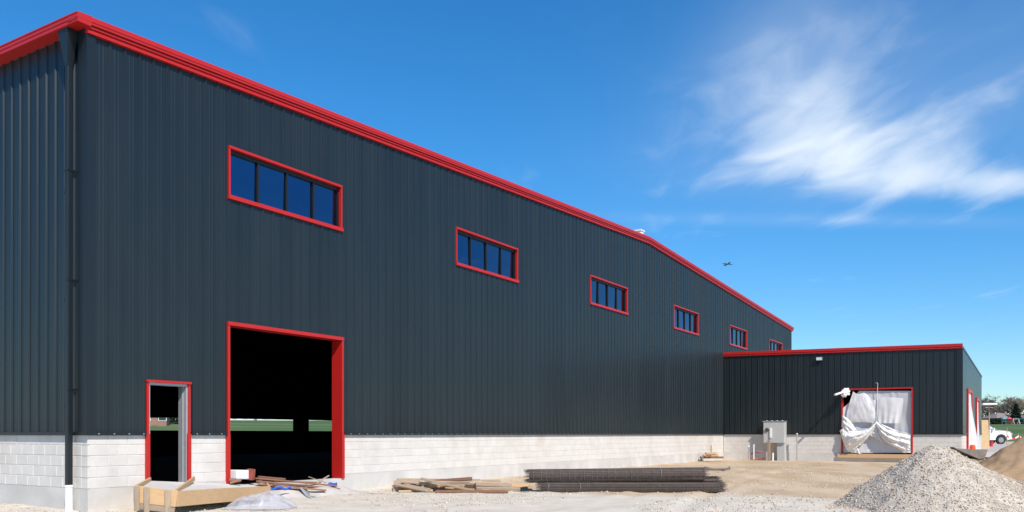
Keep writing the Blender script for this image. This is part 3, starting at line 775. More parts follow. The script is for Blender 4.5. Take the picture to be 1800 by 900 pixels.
# ------------------------------------------------------------------ utility cabinet, posts and pipes by the annex
def wing_ground(px, p):                                 # ground point p metres in front of the annex, at column px
    w, _ = wing(px, 800, p); q = toworld(Vector((-p, -w, 0))); return Vector((q.x, q.y, gh(q.x, q.y)))
wa, wb = wing(1343.5, 760, .55)[0], wing(1381, 760, .55)[0]; cz0, cz1 = wing(1362, 779.5, .55)[1], wing(1362, 741, .55)[1]
cg = wing_ground(1362, 0.3); CB = empty('utility_cabinet', cg, ANG, 'grey electrical cabinet on a leg in front of the annex', 'electrical cabinet')
hw = (wb - wa) / 2; zb_, zt_ = cz0 - cg.z, cz1 - cg.z
o = MB().box(-0.22, 0.24, -hw, hw, zb_, zt_).build('cabinet_body', M['cabinet'], CB); bevel(o, 0.012)
MB().box(-0.245, -0.222, -hw + .03, hw - .03, zb_ + .04, zt_ - .05).build('door', M['cabinet'], CB)
MB().box(-0.27, 0.26, -hw - .03, hw + .03, zt_, zt_ + .035).build('top_cap', M['galv'], CB)
MB().tube([(-0.30, hw * .62, zb_ + .72), (-0.24, hw * .62, zb_ + .72)], 0.10, 18).build('meter_ring', M['steel'], CB)
MB().box(-0.31, -0.245, hw * .18, hw * .34, zb_ + .3, zb_ + .82).build('latch', M['white'], CB)
MB().box(-0.14, 0.18, -hw + .02, -hw + .40, -0.15, zb_ + .002).build('leg', M['cabinet'], CB)
for y_ in (hw - .22, hw - .75): MB().tube([(0.05, y_, -.15), (0.05, y_, zb_ + .01)], 0.035, 10).build('conduit', M['galv'], CB)
for i in range(4): MB().box(-.285, -.20, hw - .2 - i * .27 - .03, hw - .2 - i * .27 + .03, zt_ + .036, zt_ + .06).build('cap_clip', M['white'], CB)
def stick(name, px, p, top_py, w, m, label, cat, group=None, lean=(0, 0)):
    g_ = wing_ground(px, p); z1_ = wing(px, top_py, p)[1]
    o = MB().beam((0, 0, -0.15), (lean[0], lean[1], z1_ - g_.z), w, w, up=(1, 0, 0)).build(name, m); o.location = g_; o.rotation_euler = (0, 0, ANG); bevel(o, .006); return tag(o, label, cat, group)
stick('timber_post', 1351.5, 1.1, 774, 0.13, M['oldwood'], 'short timber post stuck in the soil before the electrical cabinet', 'post')
def pipe(px, p, top_py, r, m, label, cap=True):
    g_ = wing_ground(px, p); h_ = wing(px, top_py, p)[1] - g_.z
    e = empty('stub_pipe', g_, ANG, label, 'pipe')
    MB().tube([(0, 0, -.15), (0, 0, h_)], r, 12).build('pipe', m, e)
    if cap: MB().tube([(0, 0, h_ - .05), (0, 0, h_ + .02)], r * 1.25, 12).build('pipe_cap', M['white'], e)
pipe(1316, .5, 784, .045, M['galv'], 'leftmost of two short grey pipes standing left of the electrical cabinet')
pipe(1325, .5, 782, .035, M['white'], 'thin white pipe nearest the electrical cabinet on its left')
pipe(1401, .35, 762, .03, M['galv'], 'taller thin pipe with white cap right of the electrical cabinet')
pipe(1358.5, .75, 796, .05, M['white'], 'stubby white pipe right beside the timber post', False)
pipe(1347.5, .75, 794, .04, M['galv'], 'stubby grey pipe just left of the timber post', False)
g0 = wing_ground(1333, .45)
pts = []
for i in range(60):
    a = i / 59 * math.pi * 2.6; pts.append((0.05 * math.sin(a * 3), 0.42 * math.cos(a) * (1 - i * .002), 0.08 + 0.22 * (1 + math.sin(a)) * 0.9 + 0.02 * math.sin(i)))
o = MB().tube(pts, 0.026, 8).build('hose', M['hose'], smooth=True); o.location = g0; o.rotation_euler = (0, 0, ANG); tag(o, 'coil of red hose on the ground left of the electrical cabinet', 'hose')

# ------------------------------------------------------------------ step formwork at the small door
def bd(name, p0, p1, w, h, m, parent=None, up=(0, 0, 1)):
    p0, p1 = Vector(p0), Vector(p1); t_ = p1 - p0; L_ = t_.length
    x = t_.normalized(); a = Vector(up).cross(x).normalized(); b_ = x.cross(a)
    mm = MB(); n = 4; bow = random.uniform(-.004, .004) * L_
    def ring(k):
        f = k / n; c = Vector((L_ * f, 0, bow * math.sin(math.pi * f)))
        return [c + Vector((0, y * w / 2, z * h / 2)) for y, z in ((-1, -1), (1, -1), (1, 1), (-1, 1))]
    mm.sweep(ring, n + 1, closed=True)
    o = mm.build(name, m, parent); o.matrix_local = Matrix((x, a, b_)).transposed().to_4x4(); o.location = p0; bevel(o, min(w, h) * .12, 1); return o
def LW(u, v, z): return C0 + d1 * u + dv * v + Vector((0, 0, z))
FW = empty('step_formwork', LW(1.6, -0.9, 0), ANG, 'pine board formwork for a door step below the small doorway', 'formwork')
# local: x along the wall, y into it
def fp(px, py, v): u = plane_u(px, v); return (u - 1.6, v + 0.9, gable_z(px, py, v))
def fb(name, a, b_, h, m=M['wood'], w=.04): return bd(name, a, b_, w, h, m, FW)
uL, uR = plane_u(234, -1.9) - 1.6, plane_u(474, -1.9) - 1.6
vF, vM = -1.0, 0.86
A1 = fp(237, 868, -1.55); A2 = fp(311, 877, -2.05); A3 = fp(474, 866, -1.20)
fb('form_board', A1, A2, 0.29); fb('form_board', A2, A3, 0.27)
A0 = (plane_u(264, -.12) - 1.6, 0.78, A1[2] + .05); fb('form_board', A1, A0, 0.27)
A4 = (plane_u(468, -.12) - 1.6, 0.78, A3[2] + .03); fb('form_board', A3, A4, 0.25)
B1, B2 = (A1[0] + .03, A1[1] - .02, A1[2] - .21), (A2[0] - .06, A2[1] - .02, A2[2] - .20)
fb('form_board', B1, B2, 0.10, M['oldwood'])
A1v, A2v = Vector(A1), Vector(A2)
for f, lo in ((0.03, .16), (0.26, .26), (0.76, .30)):
    q = A1v.lerp(A2v, f) + Vector((-.02, -.05, 0)); bd('stake', (q.x, q.y, q.z - lo - .12), (q.x, q.y, q.z + .135), .09, .035, M['oldwood'], FW, up=(0.5, 1, 0))
m = MB(); m.v = [(A1[0] + .05, A1[1] + .03, A1[2] + .04), (A2[0] - .03, A2[1] + .05, A2[2] + .04), (A3[0] - .03, A3[1] + .03, A3[2] + .04), (A4[0] - .05, .82, A3[2] + .06), (A0[0] + .05, .82, A1[2] + .10)]; m.f = [(0, 1, 2, 3, 4)]
solid(m.build('fill', M['found'], FW), 0.03)
bd('threshold_board', (MD[0] - 1.6, 0.80, 0.33), (MD[1] - 1.6 + .02, 0.80, 0.33), .1, .09, mat('pale_pine', (0.66, 0.55, 0.33), .8, .1, 4), FW)
bd('brace', (A2[0] + .1, A2[1] + .25, A2[2] + .06), (MD[1] - 1.55, 0.75, A2[2] + .22), .04, .09, M['wood'], FW)

# clear plastic heap in front of the formwork
pc = on_ground(458, 893)
def heap(s, t_):
    x = (s - .5) * 1.25; y = (t_ - .5) * 0.9
    e = max(0, 1 - (abs(2 * s - 1) ** 3)) * max(0, 1 - abs(2 * t_ - 1) ** 3)
    cr_ = nz(x * 3.2, y * 3.2, 3) * .10 + nz(x * 8, y * 8, 7) * .04 + abs(nz(x * 5, y * 5, 9)) * .08
    return Vector((x + .08 * nz(x * 4, y * 4, 11), y + .06 * nz(x * 4, y * 4, 13), max(0.012, e * (0.20 + cr_ + 0.05 * s))))
o = MB().grid(heap, 60, 44).build('plastic_heap', M['clear']); o.location = pc; tag(o, 'crumpled clear plastic sheet lying before the pine formwork', 'plastic sheet')

# ------------------------------------------------------------------ clutter before the vehicle doorway
def dpt(px, py, v): return LW(plane_u(px, v), v, gable_z(px, py, v))
# a bank of spoil carries the boards
def bank(s, t_):
    u = BD[0] - 0.5 + (BD[1] - BD[0] + 0.6) * s; v = -1.35 + 1.35 * t_
    h = 0.24 * sstep(0, .75, t_) * (0.75 + .25 * math.sin(math.pi * s)) + .05 * nz(u * 2, v * 2, 4)
    h *= sstep(0, .15, s) * (1 - sstep(.80, 1.0, s) * .9)
    return LW(u, v, max(-.05, h - 0.02))
o = MB().grid(bank, 46, 22).build('spoil_bank', M['grav'], smooth=True); tag(o, 'low bank of pale rubble against the vehicle doorway', 'rubble')
dbd = [((452, 841, -.30), (590, 854, -.55), .14, .035), ((452, 846, -.36), (596, 859, -.75), .09, .04), ((455, 851, -.5), (572, 862, -.95), .09, .04), ((460, 845, -.22), (560, 848, -.3), .19, .03), ((478, 852, -.6), (540, 853, -.75), .09, .035), ((455, 838, -.15), (500, 842, -.2), .09, .04)]
for i, (p0, p1, w, h) in enumerate(dbd):
    o = bd('plank', dpt(*p0), dpt(*p1), w, h, M['brown']); tag(o, ('wide brown plank at the back of the bundle across the vehicle doorway', 'longest brown plank in the bundle, reaching the right jamb', 'frontmost brown plank in the bundle, ending below the laths', 'flat broad brown plank lowest in the bundle', 'short brown plank in front of the bundle', 'shortest brown plank at the upper left end of the bundle')[i], 'plank', 'brown planks across the vehicle doorway')
for p0, p1, lb in (((542, 838, -.2), (574, 849, -.45), 'thin pale lath crossing another at the right of the doorway, tilted down right'), ((556, 850, -.4), (578, 836, -.3), 'thin pale lath crossing another at the right of the doorway, tilted up right')):
    tag(bd('lath', dpt(*p0), dpt(*p1), .035, .018, M['oldwood']), lb, 'lath')
bk = dpt(441, 834, -.1)
o = MB().obox((0, 0, 0), (.10, .16, .24), (0.1, 0, .2)).build('brick_red_block', M['redpl'] if False else mat('red_brown_block', (0.30, 0.07, 0.045), .85, .25, 6)); o.location = bk; o.rotation_euler = (0, 0, ANG); bevel(o, .012); tag(o, 'red brown block standing at the left of the vehicle doorway', 'block')
fb_ = dpt(422, 834, .05)
o = MB().obox((0, 0, 0), (.50, .30, .20), (0, .05, .1)).build('foam_block', M['white']); o.location = fb_; o.rotation_euler = (0, 0, ANG); bevel(o, .02); tag(o, 'white foam block lying just inside the vehicle doorway', 'foam block')
for (p0, p1) in (((404, 843, -.12), (422, 846, -.3)), ((404, 849, -.2), (424, 843, -.35))):
    tag(bd('wood_offcut', dpt(*p0), dpt(*p1), .12, .05, M['brown']), 'brown wood offcut beside the left jamb of the vehicle doorway', 'offcut', 'offcuts by the left jamb')
# blue straps
def ribbon(name, pts, w, m, label, cat):
    n = len(pts)
    o = MB().sweep(lambda k: [Vector(pts[k]) + Vector((0, 0, -w / 2)), Vector(pts[k]) + Vector((0, .02 * math.sin(k), w / 2))], n).build(name, m, smooth=True); solid(o, .006); return tag(o, label, cat)
ribbon('blue_strap', [dpt(474 + i * 3.1, 858 + 2.0 * math.sin(i * .9), -.95 - .03 * math.cos(i)) for i in range(13)], .05, M['blue'], 'crumpled blue strap on the pale rubble left of centre', 'strap')
ribbon('blue_strap', [dpt(577 + i * 2.2, 850.5 - .6 * math.sin(i), -.22) for i in range(8)], .06, M['blue'], 'short blue strap at the right jamb of the vehicle doorway', 'strap')
# bent strip of sheet metal
cs = [(527, 857, -.85), (533, 866, -1.0), (540, 873, -1.15), (553, 876.5, -1.3), (570, 878, -1.35)]
def strip(k):
    p = dpt(*lerp_path(cs, k / 16)); s_ = d1 * .42 + dv * .25; return [p, p + s_ * (1 - .5 * k / 16)]
o = MB().sweep(strip, 17).build('bent_sheet', M['galv'], smooth=True); solid(o, .004); tag(o, 'bent strip of sheet metal curling down the rubble bank', 'sheet metal')

# ------------------------------------------------------------------ scrap lumber pile
def lum(p0, p1, w, h, m=None, label=None, grp='boards in the scrap lumber pile'):
    o = bd('board', p0, p1, w, h, m or M['oldwood'], up=(0, random.uniform(-.45, .45), 1))
    tag(o, label or 'weathered board in the low scrap lumber pile', 'board', None if label else grp)
    return o
def lp(px, py, y): return at_depth(px, py, y)
yb = 20.6
specs = [  # (x0, y0, depth0), (x1, y1, depth1), width, thickness
    ((697, 842.5, 22.0), (844, 844.0, 22.3), .14, .04), ((692, 849.5, 21.6), (880, 848, 21.9), .24, .04), ((700, 856, 21.3), (868, 853, 21.6), .14, .09),
    ((690, 866, 20.9), (727, 865, 21.1), .14, .09), ((728, 866, 20.7), (772, 864, 20.9), .19, .09), ((760, 861, 20.9), (798, 869, 20.6), .19, .04),
    ((706, 860, 21.2), (850, 859, 21.5), .19, .04), ((735, 852, 21.2), (842, 867, 20.5), .14, .04), ((820, 851, 21.9), (880, 848, 22.0), .19, .05),
    ((765, 873, 20.1), (893, 877, 19.9), .09, .06), ((850, 862, 21.2), (912, 862, 21.3), .24, .03), ((880, 858, 21.4), (935, 868, 20.7), .09, .03),
    ((700, 871, 20.5), (760, 869, 20.7), .19, .03), ((812, 858, 21.3), (850, 857, 21.4), .19, .09), ((838, 868, 20.6), (896, 865, 20.9), .14, .03),
    ((730, 870, 20.5), (762, 873, 20.2), .09, .03), ((780, 868, 20.6), (842, 871, 20.4), .24, .03), ((694, 862, 21.1), (745, 861, 21.3), .09, .09),
    ((745, 865, 20.9), (830, 864, 21.1), .14, .14), ((900, 864, 21.0), (934, 860, 21.2), .14, .03)]
for i, (p0, p1, w, h) in enumerate(specs):
    a_, b_ = lp(*p0), lp(*p1); a_.z = max(a_.z, gh(a_.x, a_.y) + h / 2 - .01); b_.z = max(b_.z, gh(b_.x, b_.y) + h / 2 - .01)
    lum(a_, b_, w, h * 1.5, (M['oldwood'], M['oldwood'], M['wood'], M['oldwood'], M['brown'])[i % 5])
rb = random.Random(12)
for i in range(16):
    c = at_depth(rb.uniform(705, 885), 863, rb.uniform(20.3, 21.4)); L_ = rb.uniform(.5, 2.0); ya = rb.gauss(0, .35); z_ = gh(c.x, c.y) + .06 + .30 * rb.random() * (1 - abs(c.x + 1.55) / 1.6); dz = rb.uniform(-.06, .06)
    q = Vector((math.cos(ya), math.sin(ya), 0)) * L_ / 2; a_, b_ = c - q, c + q; a_.z = max(.04, z_ - dz); b_.z = max(.04, z_ + dz)
    lum(a_, b_, rb.choice((.09, .09, .14, .19)), rb.choice((.04, .04, .09)), M[rb.choice(('oldwood', 'oldwood', 'wood', 'brown'))])
lum(lp(741, 841, 20.7), lp(846, 866, 20.2), .14, .05, None, 'long board lying diagonally on top of the scrap lumber pile')
lum(lp(670, 862.5, 21.4), lp(690, 864.5, 21.2), .14, .06, M['wood'], 'short pale board end left of the scrap lumber pile')
lum(lp(901, 864, 20.7), lp(936, 868.5, 20.3), .06, .04, M['brown'], 'thin reddish brown board between lumber pile and wire rolls')
# ------------------------------------------------------------------ rolls of wire mesh
def roll_mesh(L, r, seed):
    rnd = random.Random(seed); m = MB(); turns = 4
    nseg = 22
    def rad(a, x): return r * (1 - 0.085 * a / (2 * math.pi)) * (1 + .04 * nz(x * 1.3, a * .5, seed)) 
    def P(a, x): rr = rad(a, x); return Vector((x, math.cos(a) * rr * 1.06, math.sin(a) * rr * 0.94))
    nx_ = int(L / 0.15)
    for i in range(nx_ + 1):                            # hoops
        x = L * min(1, max(0, (i + rnd.uniform(-.45, .45)) / nx_))
        st = nseg * turns
        m.tube([P(2 * math.pi * turns * k / st, x + .03 * (k / st)) for k in range(st + 1)], 0.0045, 3, cap=False)
    for k in range(22 * turns):                         # long wires
        a = 2 * math.pi * k / 22 + rnd.uniform(-.14, .14)
        e0, e1 = rnd.uniform(-.14, .03), rnd.uniform(-.03, .14)
        m.tube([P(a, e0 + (L + e1 - e0) * j / 8) for j in range(9)], 0.005, 3, cap=False)
    c = MB(); c.tube([(L * j / 10, .02 * nz(j, seed), .01 * nz(j, seed + 3)) for j in range(11)], r * .88, 18)
    return m, c
def roll(x0, x1, py_c, depth, r, label, seed, tilt=0.0, tie=()):
    p0, p1 = at_depth(x0, py_c, depth), at_depth(x1, py_c + tilt, depth)
    L = (p1 - p0).length; m, c = roll_mesh(L, r, seed)
    e = empty('mesh_roll', p0, 0, label, 'wire mesh', 'rolls of wire mesh'); e.rotation_euler = (0, math.atan2(p0.z - p1.z, p1.x - p0.x), 0)
    m.build('wire', M['mesh'], e); c.build('inner_layers', M['meshcore'], e, smooth=True)
    for t_ in tie:
        MB().tube([(L * t_ + .02 * math.cos(k), math.cos(k * .45) * r * 1.1, math.sin(k * .45) * r * 1.0) for k in range(15)], .0035, 4).build('tie_wire', M['galv'], e)
yr = 20.6; k_ = yr / F
roll(950, 1262, 857.5, yr - .10, .152, 'front bottom roll of rusty wire mesh on the sandy ground', 1, 0, (.04, .22))
roll(965, 1269, 857.5, yr + .24, .150, 'rear bottom roll of rusty wire mesh, its right end sticking out furthest', 2, 0)
roll(958, 1258, 846.5, yr + .16, .125, 'middle roll of rusty wire mesh behind the thick one', 3, -1)
roll(930, 1236, 837, yr - .02, .180, 'thick topmost roll of rusty wire mesh, jutting out at the left', 4, -3.5, (.75,))
roll(1000, 1262, 852, yr + .5, .125, 'hindmost roll of rusty wire mesh, mostly hidden by the others', 5, 0)
o = MB(); 
for i in range(5): o.tube([Vector((0, 0, .02 * i)), Vector((.5, .03 * i, .02 + .03 * math.sin(i))), Vector((.66, .1 + .02 * i, .05 + .015 * i))], .012, 5)
o = o.build('wire_offcut', M['mesh']); o.location = at_depth(1238, 826.5, yr - .1); o.rotation_euler = (0, R(2), 0); tag(o, 'twisted wire ends on top of the mesh rolls at right', 'wire')
# small heap of offcuts by the corner of the two buildings
for i, (x0, y0, x1, y1, dd, w, h, mm) in enumerate([(1231, 804, 1271, 804, 47 * .0 + 43.0, .25, .10, 'brown'), (1236, 801, 1262, 800, 43.2, .3, .12, 'wood'), (1240, 797.5, 1258, 797, 43.2, .35, .12, 'wood'), (1239, 803, 1250, 801, 42.8, .2, .1, 'brown')]):
    a_, b_ = at_depth(x0, y0, dd), at_depth(x1, y1, dd)
    tag(bd('offcut', a_, b_, w, h, M[mm]), 'wood offcut in the small heap where warehouse and annex meet', 'offcut', 'offcuts where the buildings meet')
o = bd('stake', at_depth(1250, 803, 43.3), at_depth(1250, 783, 43.3), .03, .03, M['steel'], up=(0, 1, 0)); tag(o, 'thin dark stake standing in the offcut heap', 'stake')

# ------------------------------------------------------------------ stones, gravel pile, dirt pile
ICO_V = None
def ico():
    ph = (1 + 5 ** .5) / 2
    v = np.array([(-1, ph, 0), (1, ph, 0), (-1, -ph, 0), (1, -ph, 0), (0, -1, ph), (0, 1, ph), (0, -1, -ph), (0, 1, -ph), (ph, 0, -1), (ph, 0, 1), (-ph, 0, -1), (-ph, 0, 1)]) / 1.9
    f = np.array([(0, 11, 5), (0, 5, 1), (0, 1, 7), (0, 7, 10), (0, 10, 11), (1, 5, 9), (5, 11, 4), (11, 10, 2), (10, 7, 6), (7, 1, 8), (3, 9, 4), (3, 4, 2), (3, 2, 6), (3, 6, 8), (3, 8, 9), (4, 9, 5), (2, 4, 11), (6, 2, 10), (8, 6, 7), (9, 8, 1)])
    return v, f
def stones(name, pos, size, m, parent=None, seed=1):
    rg = np.random.default_rng(seed); v, f = ico(); n = len(pos)
    sc3 = size[:, None] * rg.uniform(.55, 1.25, (n, 3)); sc3[:, 2] *= .75
    a = rg.uniform(0, 6.28, n); V = v[None] * (1 + rg.uniform(-.22, .22, (n, 12, 1))) * sc3[:, None, :]
    c, s_ = np.cos(a)[:, None], np.sin(a)[:, None]
    V = np.stack([V[..., 0] * c - V[..., 1] * s_, V[..., 0] * s_ + V[..., 1] * c, V[..., 2]], -1) + pos[:, None, :]
    Fc = (f[None] + (np.arange(n) * 12)[:, None, None]).reshape(-1, 3)
    me = bpy.data.meshes.new(name); me.vertices.add(n * 12); me.vertices.foreach_set('co', V.reshape(-1).astype(np.float32))
    nf = len(Fc); me.loops.add(nf * 3); me.loops.foreach_set('vertex_index', Fc.reshape(-1).astype(np.int32))
    me.polygons.add(nf); me.polygons.foreach_set('loop_start', np.arange(0, nf * 3, 3, dtype=np.int32)); me.polygons.foreach_set('loop_total', np.full(nf, 3, np.int32))
    me.update(); me.validate(); me.materials.append(m)
    return link(bpy.data.objects.new(name, me), parent)
def stone_mat(name, lo, hi, tint):
    m = mat(name, tint, .95, 0.0, spec=.2); t = m.node_tree; L = t.links
    geo = N(t, 'ShaderNodeNewGeometry'); cr_ = N(t, 'ShaderNodeValToRGB'); L.new(geo.outputs['Random Per Island'], cr_.inputs[0])
    e = cr_.color_ramp.elements; e[0].color = (*[q * lo for q in tint], 1); e[1].color = (*[q * hi for q in tint], 1)
    x = e.new(0.08); x.color = (tint[0] * lo * .88, tint[1] * lo * .78, tint[2] * lo * .68, 1)
    L.new(cr_.outputs[0], t.nodes['Principled BSDF'].inputs['Base Color']); return m
rg = np.random.default_rng(3)
ps, sz = [], []
while len(ps) < 15000:
    y = 14 + 26 * rg.random() ** 1.7; x = rg.uniform(-.64, .64) * y
    u, v, _ = local((x, y, 0))
    if (v > -.1 and u > -.1) or (u > UW - .1 and v > -WW - .1): continue
    if nz(x * .35, y * .35, 8) + .35 * rg.random() < 0.02: continue
    s_ = 0.008 + 0.024 * rg.random() ** 4; ps.append((x, y, gh(x, y) + s_ * .25)); sz.append(s_)
o = stones('gravel', np.array(ps), np.array(sz), stone_mat('loose_stone', .72, 1.1, (.60, .55, .475))); tag(o, 'loose pale stones strewn over the site ground', 'gravel', kind='stuff')

pk = at_depth(1642, 772.5, 15.9); PB = (pk.x, pk.y)
GP_ = empty('gravel_pile', (pk.x, pk.y, gh(*PB)), 0, 'large heap of grey gravel in front of the annex', 'gravel pile')
def pile_h(dx, dy):
    an = math.atan2(dy, dx); r = math.hypot(dx * .93, dy)
    R0 = (2.12 - .52 * max(0, -math.cos(an))) * (1 + .06 * math.sin(an * 3 + 1) + .05 * nz(math.cos(an) * 2, math.sin(an) * 2, 1))
    h = pk.z * (1 - r / R0)
    h = pk.z - .06 - math.sqrt((pk.z - h) ** 2 + .012) + .05 if True else h
    h += .055 * nz(dx * 1.6, dy * 1.6, 3) + .035 * nz(dx * 4, dy * 4, 5) + .02 * nz(dx * 9, dy * 9, 6)
    d2_ = math.hypot(dx - 1.9, dy + .2); h = max(h, .62 * (1 - d2_ / 1.9) + .03 * nz(dx * 4, dy * 4, 9))
    toe = .06 * (1 - sstep(1.6, 2.6, r)); return max(h, toe - .06)
m = MB().grid(lambda s, t_: (-3.6 + 8.0 * s, -2.9 + 5.8 * t_, pile_h(-3.6 + 8.0 * s, -2.9 + 5.8 * t_)), 150, 110)
m.build('heap', M['heap'], GP_, smooth=True)
ps, sz = [], []
while len(ps) < 34000:
    dx, dy = rg.uniform(-3.0, 4.0), rg.uniform(-2.6, 1.0); h = pile_h(dx, dy)
    if h < -.02 and rg.random() > .3: continue
    s_ = .0065 + .020 * rg.random() ** 5; ps.append((dx, dy, h + s_ * .2)); sz.append(s_)
o = stones('gravel', np.array(ps), np.array(sz), stone_mat('pile_stone', .86, 1.2, (.54, .485, .405)), GP_, 5); tag(o, kind='stuff')

dk = at_depth(1835, 763, 27.0)
DP = empty('dirt_pile', (dk.x, dk.y, gh(dk.x, dk.y)), 0, 'mound of brown dirt at the right edge behind the gravel heap', 'dirt pile')
def dirt_h(dx, dy):
    r = math.hypot(dx / 1.25, dy / .9); h = 1.62 * (1 - sstep(0.0, 2.6, r) ** .8) + .09 * nz(dx * 1.2, dy * 1.2, 2) + .05 * nz(dx * 3.5, dy * 3.5, 2) + .02 * nz(dx * 9, dy * 9)
    return h * (1 - sstep(2.0, 2.9, r)) - .05
MB().grid(lambda s, t_: (-4 + 8 * s, -3 + 6 * t_, dirt_h(-4 + 8 * s, -3 + 6 * t_)), 130, 100).build('mound', M['dirt'], DP, smooth=True)

# ------------------------------------------------------------------ things beside the annex
def gpos(px, y): x = (px - CX) / F * y; return Vector((x, y, gh(x, y)))
# steel bucket
tb = gpos(1700, 37.0)
e = empty('steel_bucket', tb - Vector((0, 0, .12)), 0, 'rusty steel loader bucket lying behind the gravel heap', 'loader bucket')
def tr(k):
    y_ = (-.5, .5)[k]; return [(-.85, y_, .95), (-.80, y_, .86), (.25, y_, .42), (.50, y_, .46), (.62, y_, .84), (.55, y_, .84), (.42, y_, .55), (.22, y_, .52)]
MB().sweep(tr, 2, closed=True).build('bucket_shell', M['steel'], e)
for y_ in (-.5, .5):
    m = MB(); m.v = [(-.82, y_, .90), (.25, y_, .44), (.5, y_, .48), (.6, y_, .83)]; m.f = [(0, 1, 2, 3)]; solid(m.build('side_plate', mat('grey_steel', (.20, .17, .14), .6, .3, 3), e), .03)
MB().box(-.1, .5, -.45, .45, -.05, .44).build('support', M['oldwood'], e)
# plywood
pl = gpos(1729, 60.0)
o = MB().obox((0, 0, 1.05), (.80, .035, 2.05), (R(-4), 0, R(8))).build('plywood_sheet', M['ply']); o.location = pl; tag(o, 'upright plywood sheet beside the annex side doors', 'plywood')
# white canopy slab on a pole
cp_ = at_depth(1734, 710.5, 70)
e = empty('canopy', (cp_.x, cp_.y, gh(cp_.x, cp_.y)), 0, 'flat white canopy on a thin post behind the annex', 'canopy')
hz_ = cp_.z - e.location.z
bevel(MB().box(-.62, .58, -.6, .6, hz_ - .07, hz_ + .07).build('canopy_top', M['white'], e), .02)
MB().tube([(0.22, 0, -.1), (0.22, 0, hz_ - .06)], .05, 8).build('post', M['oldwood'], e)
# bucket, barrel
bp_ = gpos(1741.5, 64.0); e = empty('bucket', bp_, 0, 'red plastic bucket on the ground by the plywood sheet', 'bucket')
MB().tube([(0, 0, 0), (0, 0, .42)], [.14, .18], 14).build('bucket_body', M['redpl'], e); MB().tube([(0, 0, .40), (0, 0, .44)], [.195, .195], 14).build('rim', M['redpl'], e)
o = MB().tube([(.18 * math.cos(a), 0, .42 + .1 * math.sin(a)) for a in [i * math.pi / 8 for i in range(9)]], .01, 5).build('handle', M['steel'], e)
bp_ = gpos(1733.5, 63.5); o = MB().obox((0, 0, .14), (.3, .25, .28)).build('tool_box', M['galv']); o.location = bp_; bevel(o, .03); tag(o, 'small grey box on the ground left of the red bucket', 'box')
bp_ = gpos(1709.5, 41.2); e = empty('traffic_drum', bp_, 0, 'orange traffic drum against the annex side wall', 'traffic drum'); e.scale = (.75, .75, .8)
MB().tube([(0, 0, -.05), (0, 0, .08), (0, 0, .081), (0, 0, 1.02), (0, 0, 1.08)], [.30, .30, .22, .17, .10], 16).build('drum', M['orange'], e)
for zz in (.35, .65): MB().tube([(0, 0, zz), (0, 0, zz + .12)], [.214 - .05 * zz, .208 - .05 * zz], 16).build('band', M['white'], e)
# concrete apron
m = MB(); pa = [(1712, 46), (1800, 52), (1870, 78), (1700, 78)]
m.v = [tuple(gpos(px, y) + Vector((0, 0, .03))) for px, y in pa]; nn = []
def apron(s, t_):
    a_, b_ = Vector(pa[0]).lerp(Vector(pa[1]), s), Vector(pa[3]).lerp(Vector(pa[2]), s); q = a_.lerp(b_, t_); return gpos(q.x, q.y) + Vector((0, 0, .05))
m = MB().grid(apron, 16, 30); tag(m.build('concrete_apron', M['pad'], smooth=True), kind='structure')
# barrier tape between stakes
sk = [gpos(px, 74) for px in (1770, 1790, 1812)]
for i, q in enumerate(sk):
    o = bd('tape_stake', (0, 0, -.2), (0, 0, (1.35, .85, .85)[i]), .045, .045, M['yellow'], up=(0, 1, 0)); o.location = q; tag(o, ('yellow stake in front of the pickup truck bumper, taller one', 'yellow stake in the middle of the striped tape line', 'yellow stake at the right edge of the striped tape line')[i], 'stake')
for i in range(2):
    a_, b_ = sk[i] + Vector((0, -.05, .78)), sk[i + 1] + Vector((0, -.05, .78))
    o = MB().sweep(lambda k: [a_.lerp(b_, k / 10) + Vector((0, 0, -.06 - .22 * math.sin(math.pi * k / 10))) - a_, a_.lerp(b_, k / 10) + Vector((0, 0, .10 - .22 * math.sin(math.pi * k / 10))) - a_], 11).build('barrier_tape', M['tape']); o.location = a_; solid(o, .004)
    tag(o, ('red and white barrier tape nearest the pickup truck', 'red and white barrier tape at the right edge')[i], 'barrier tape')

# pickup truck, nose to the right
tp = gpos(1768, 80.0)
TK = empty('pickup_truck', (tp.x, tp.y, tp.z), 0, 'white pickup truck half hidden behind the plywood sheet', 'pickup truck')
prof = [(0.0, .52), (0.02, .80), (-.04, 1.08), (-.16, 1.24), (-.6, 1.32), (-1.35, 1.38), (-1.5, 1.40), (-2.15, 1.88), (-2.35, 1.94), (-3.4, 1.95), (-3.65, 1.90), (-3.8, 1.36), (-5.6, 1.36), (-5.66, .62), (-5.5, .50)]
def arch(cx): return [(cx - .52 * math.cos(a), .46 + .52 * math.sin(a)) for a in [math.pi * i / 10 for i in range(11)]]
outline = prof + arch(-4.55)[::1] + [(-3.9, .42), (-1.55, .42)] + arch(-.98) + [(-.3, .46)]
m = MB(); n = len(outline)
cxm = -2.6
for y_, sc_ in ((-.93, .985), (-.98, 1.0), (.98, 1.0), (.93, .985)):
    for x, z in outline:
        yy = y_ * (0.86 if z > 1.5 else 1.0); m.v.append((cxm + (x - cxm) * sc_, yy, .9 + (z - .9) * sc_))
for k in range(3):
    for q in range(n): a_, b_ = k * n + q, k * n + (q + 1) % n; m.f.append((a_, b_, b_ + n, a_ + n))
m.f.append(tuple(range(n))); m.f.append(tuple(3 * n + q for q in reversed(range(n))))
m.build('body', M['truck'], TK)
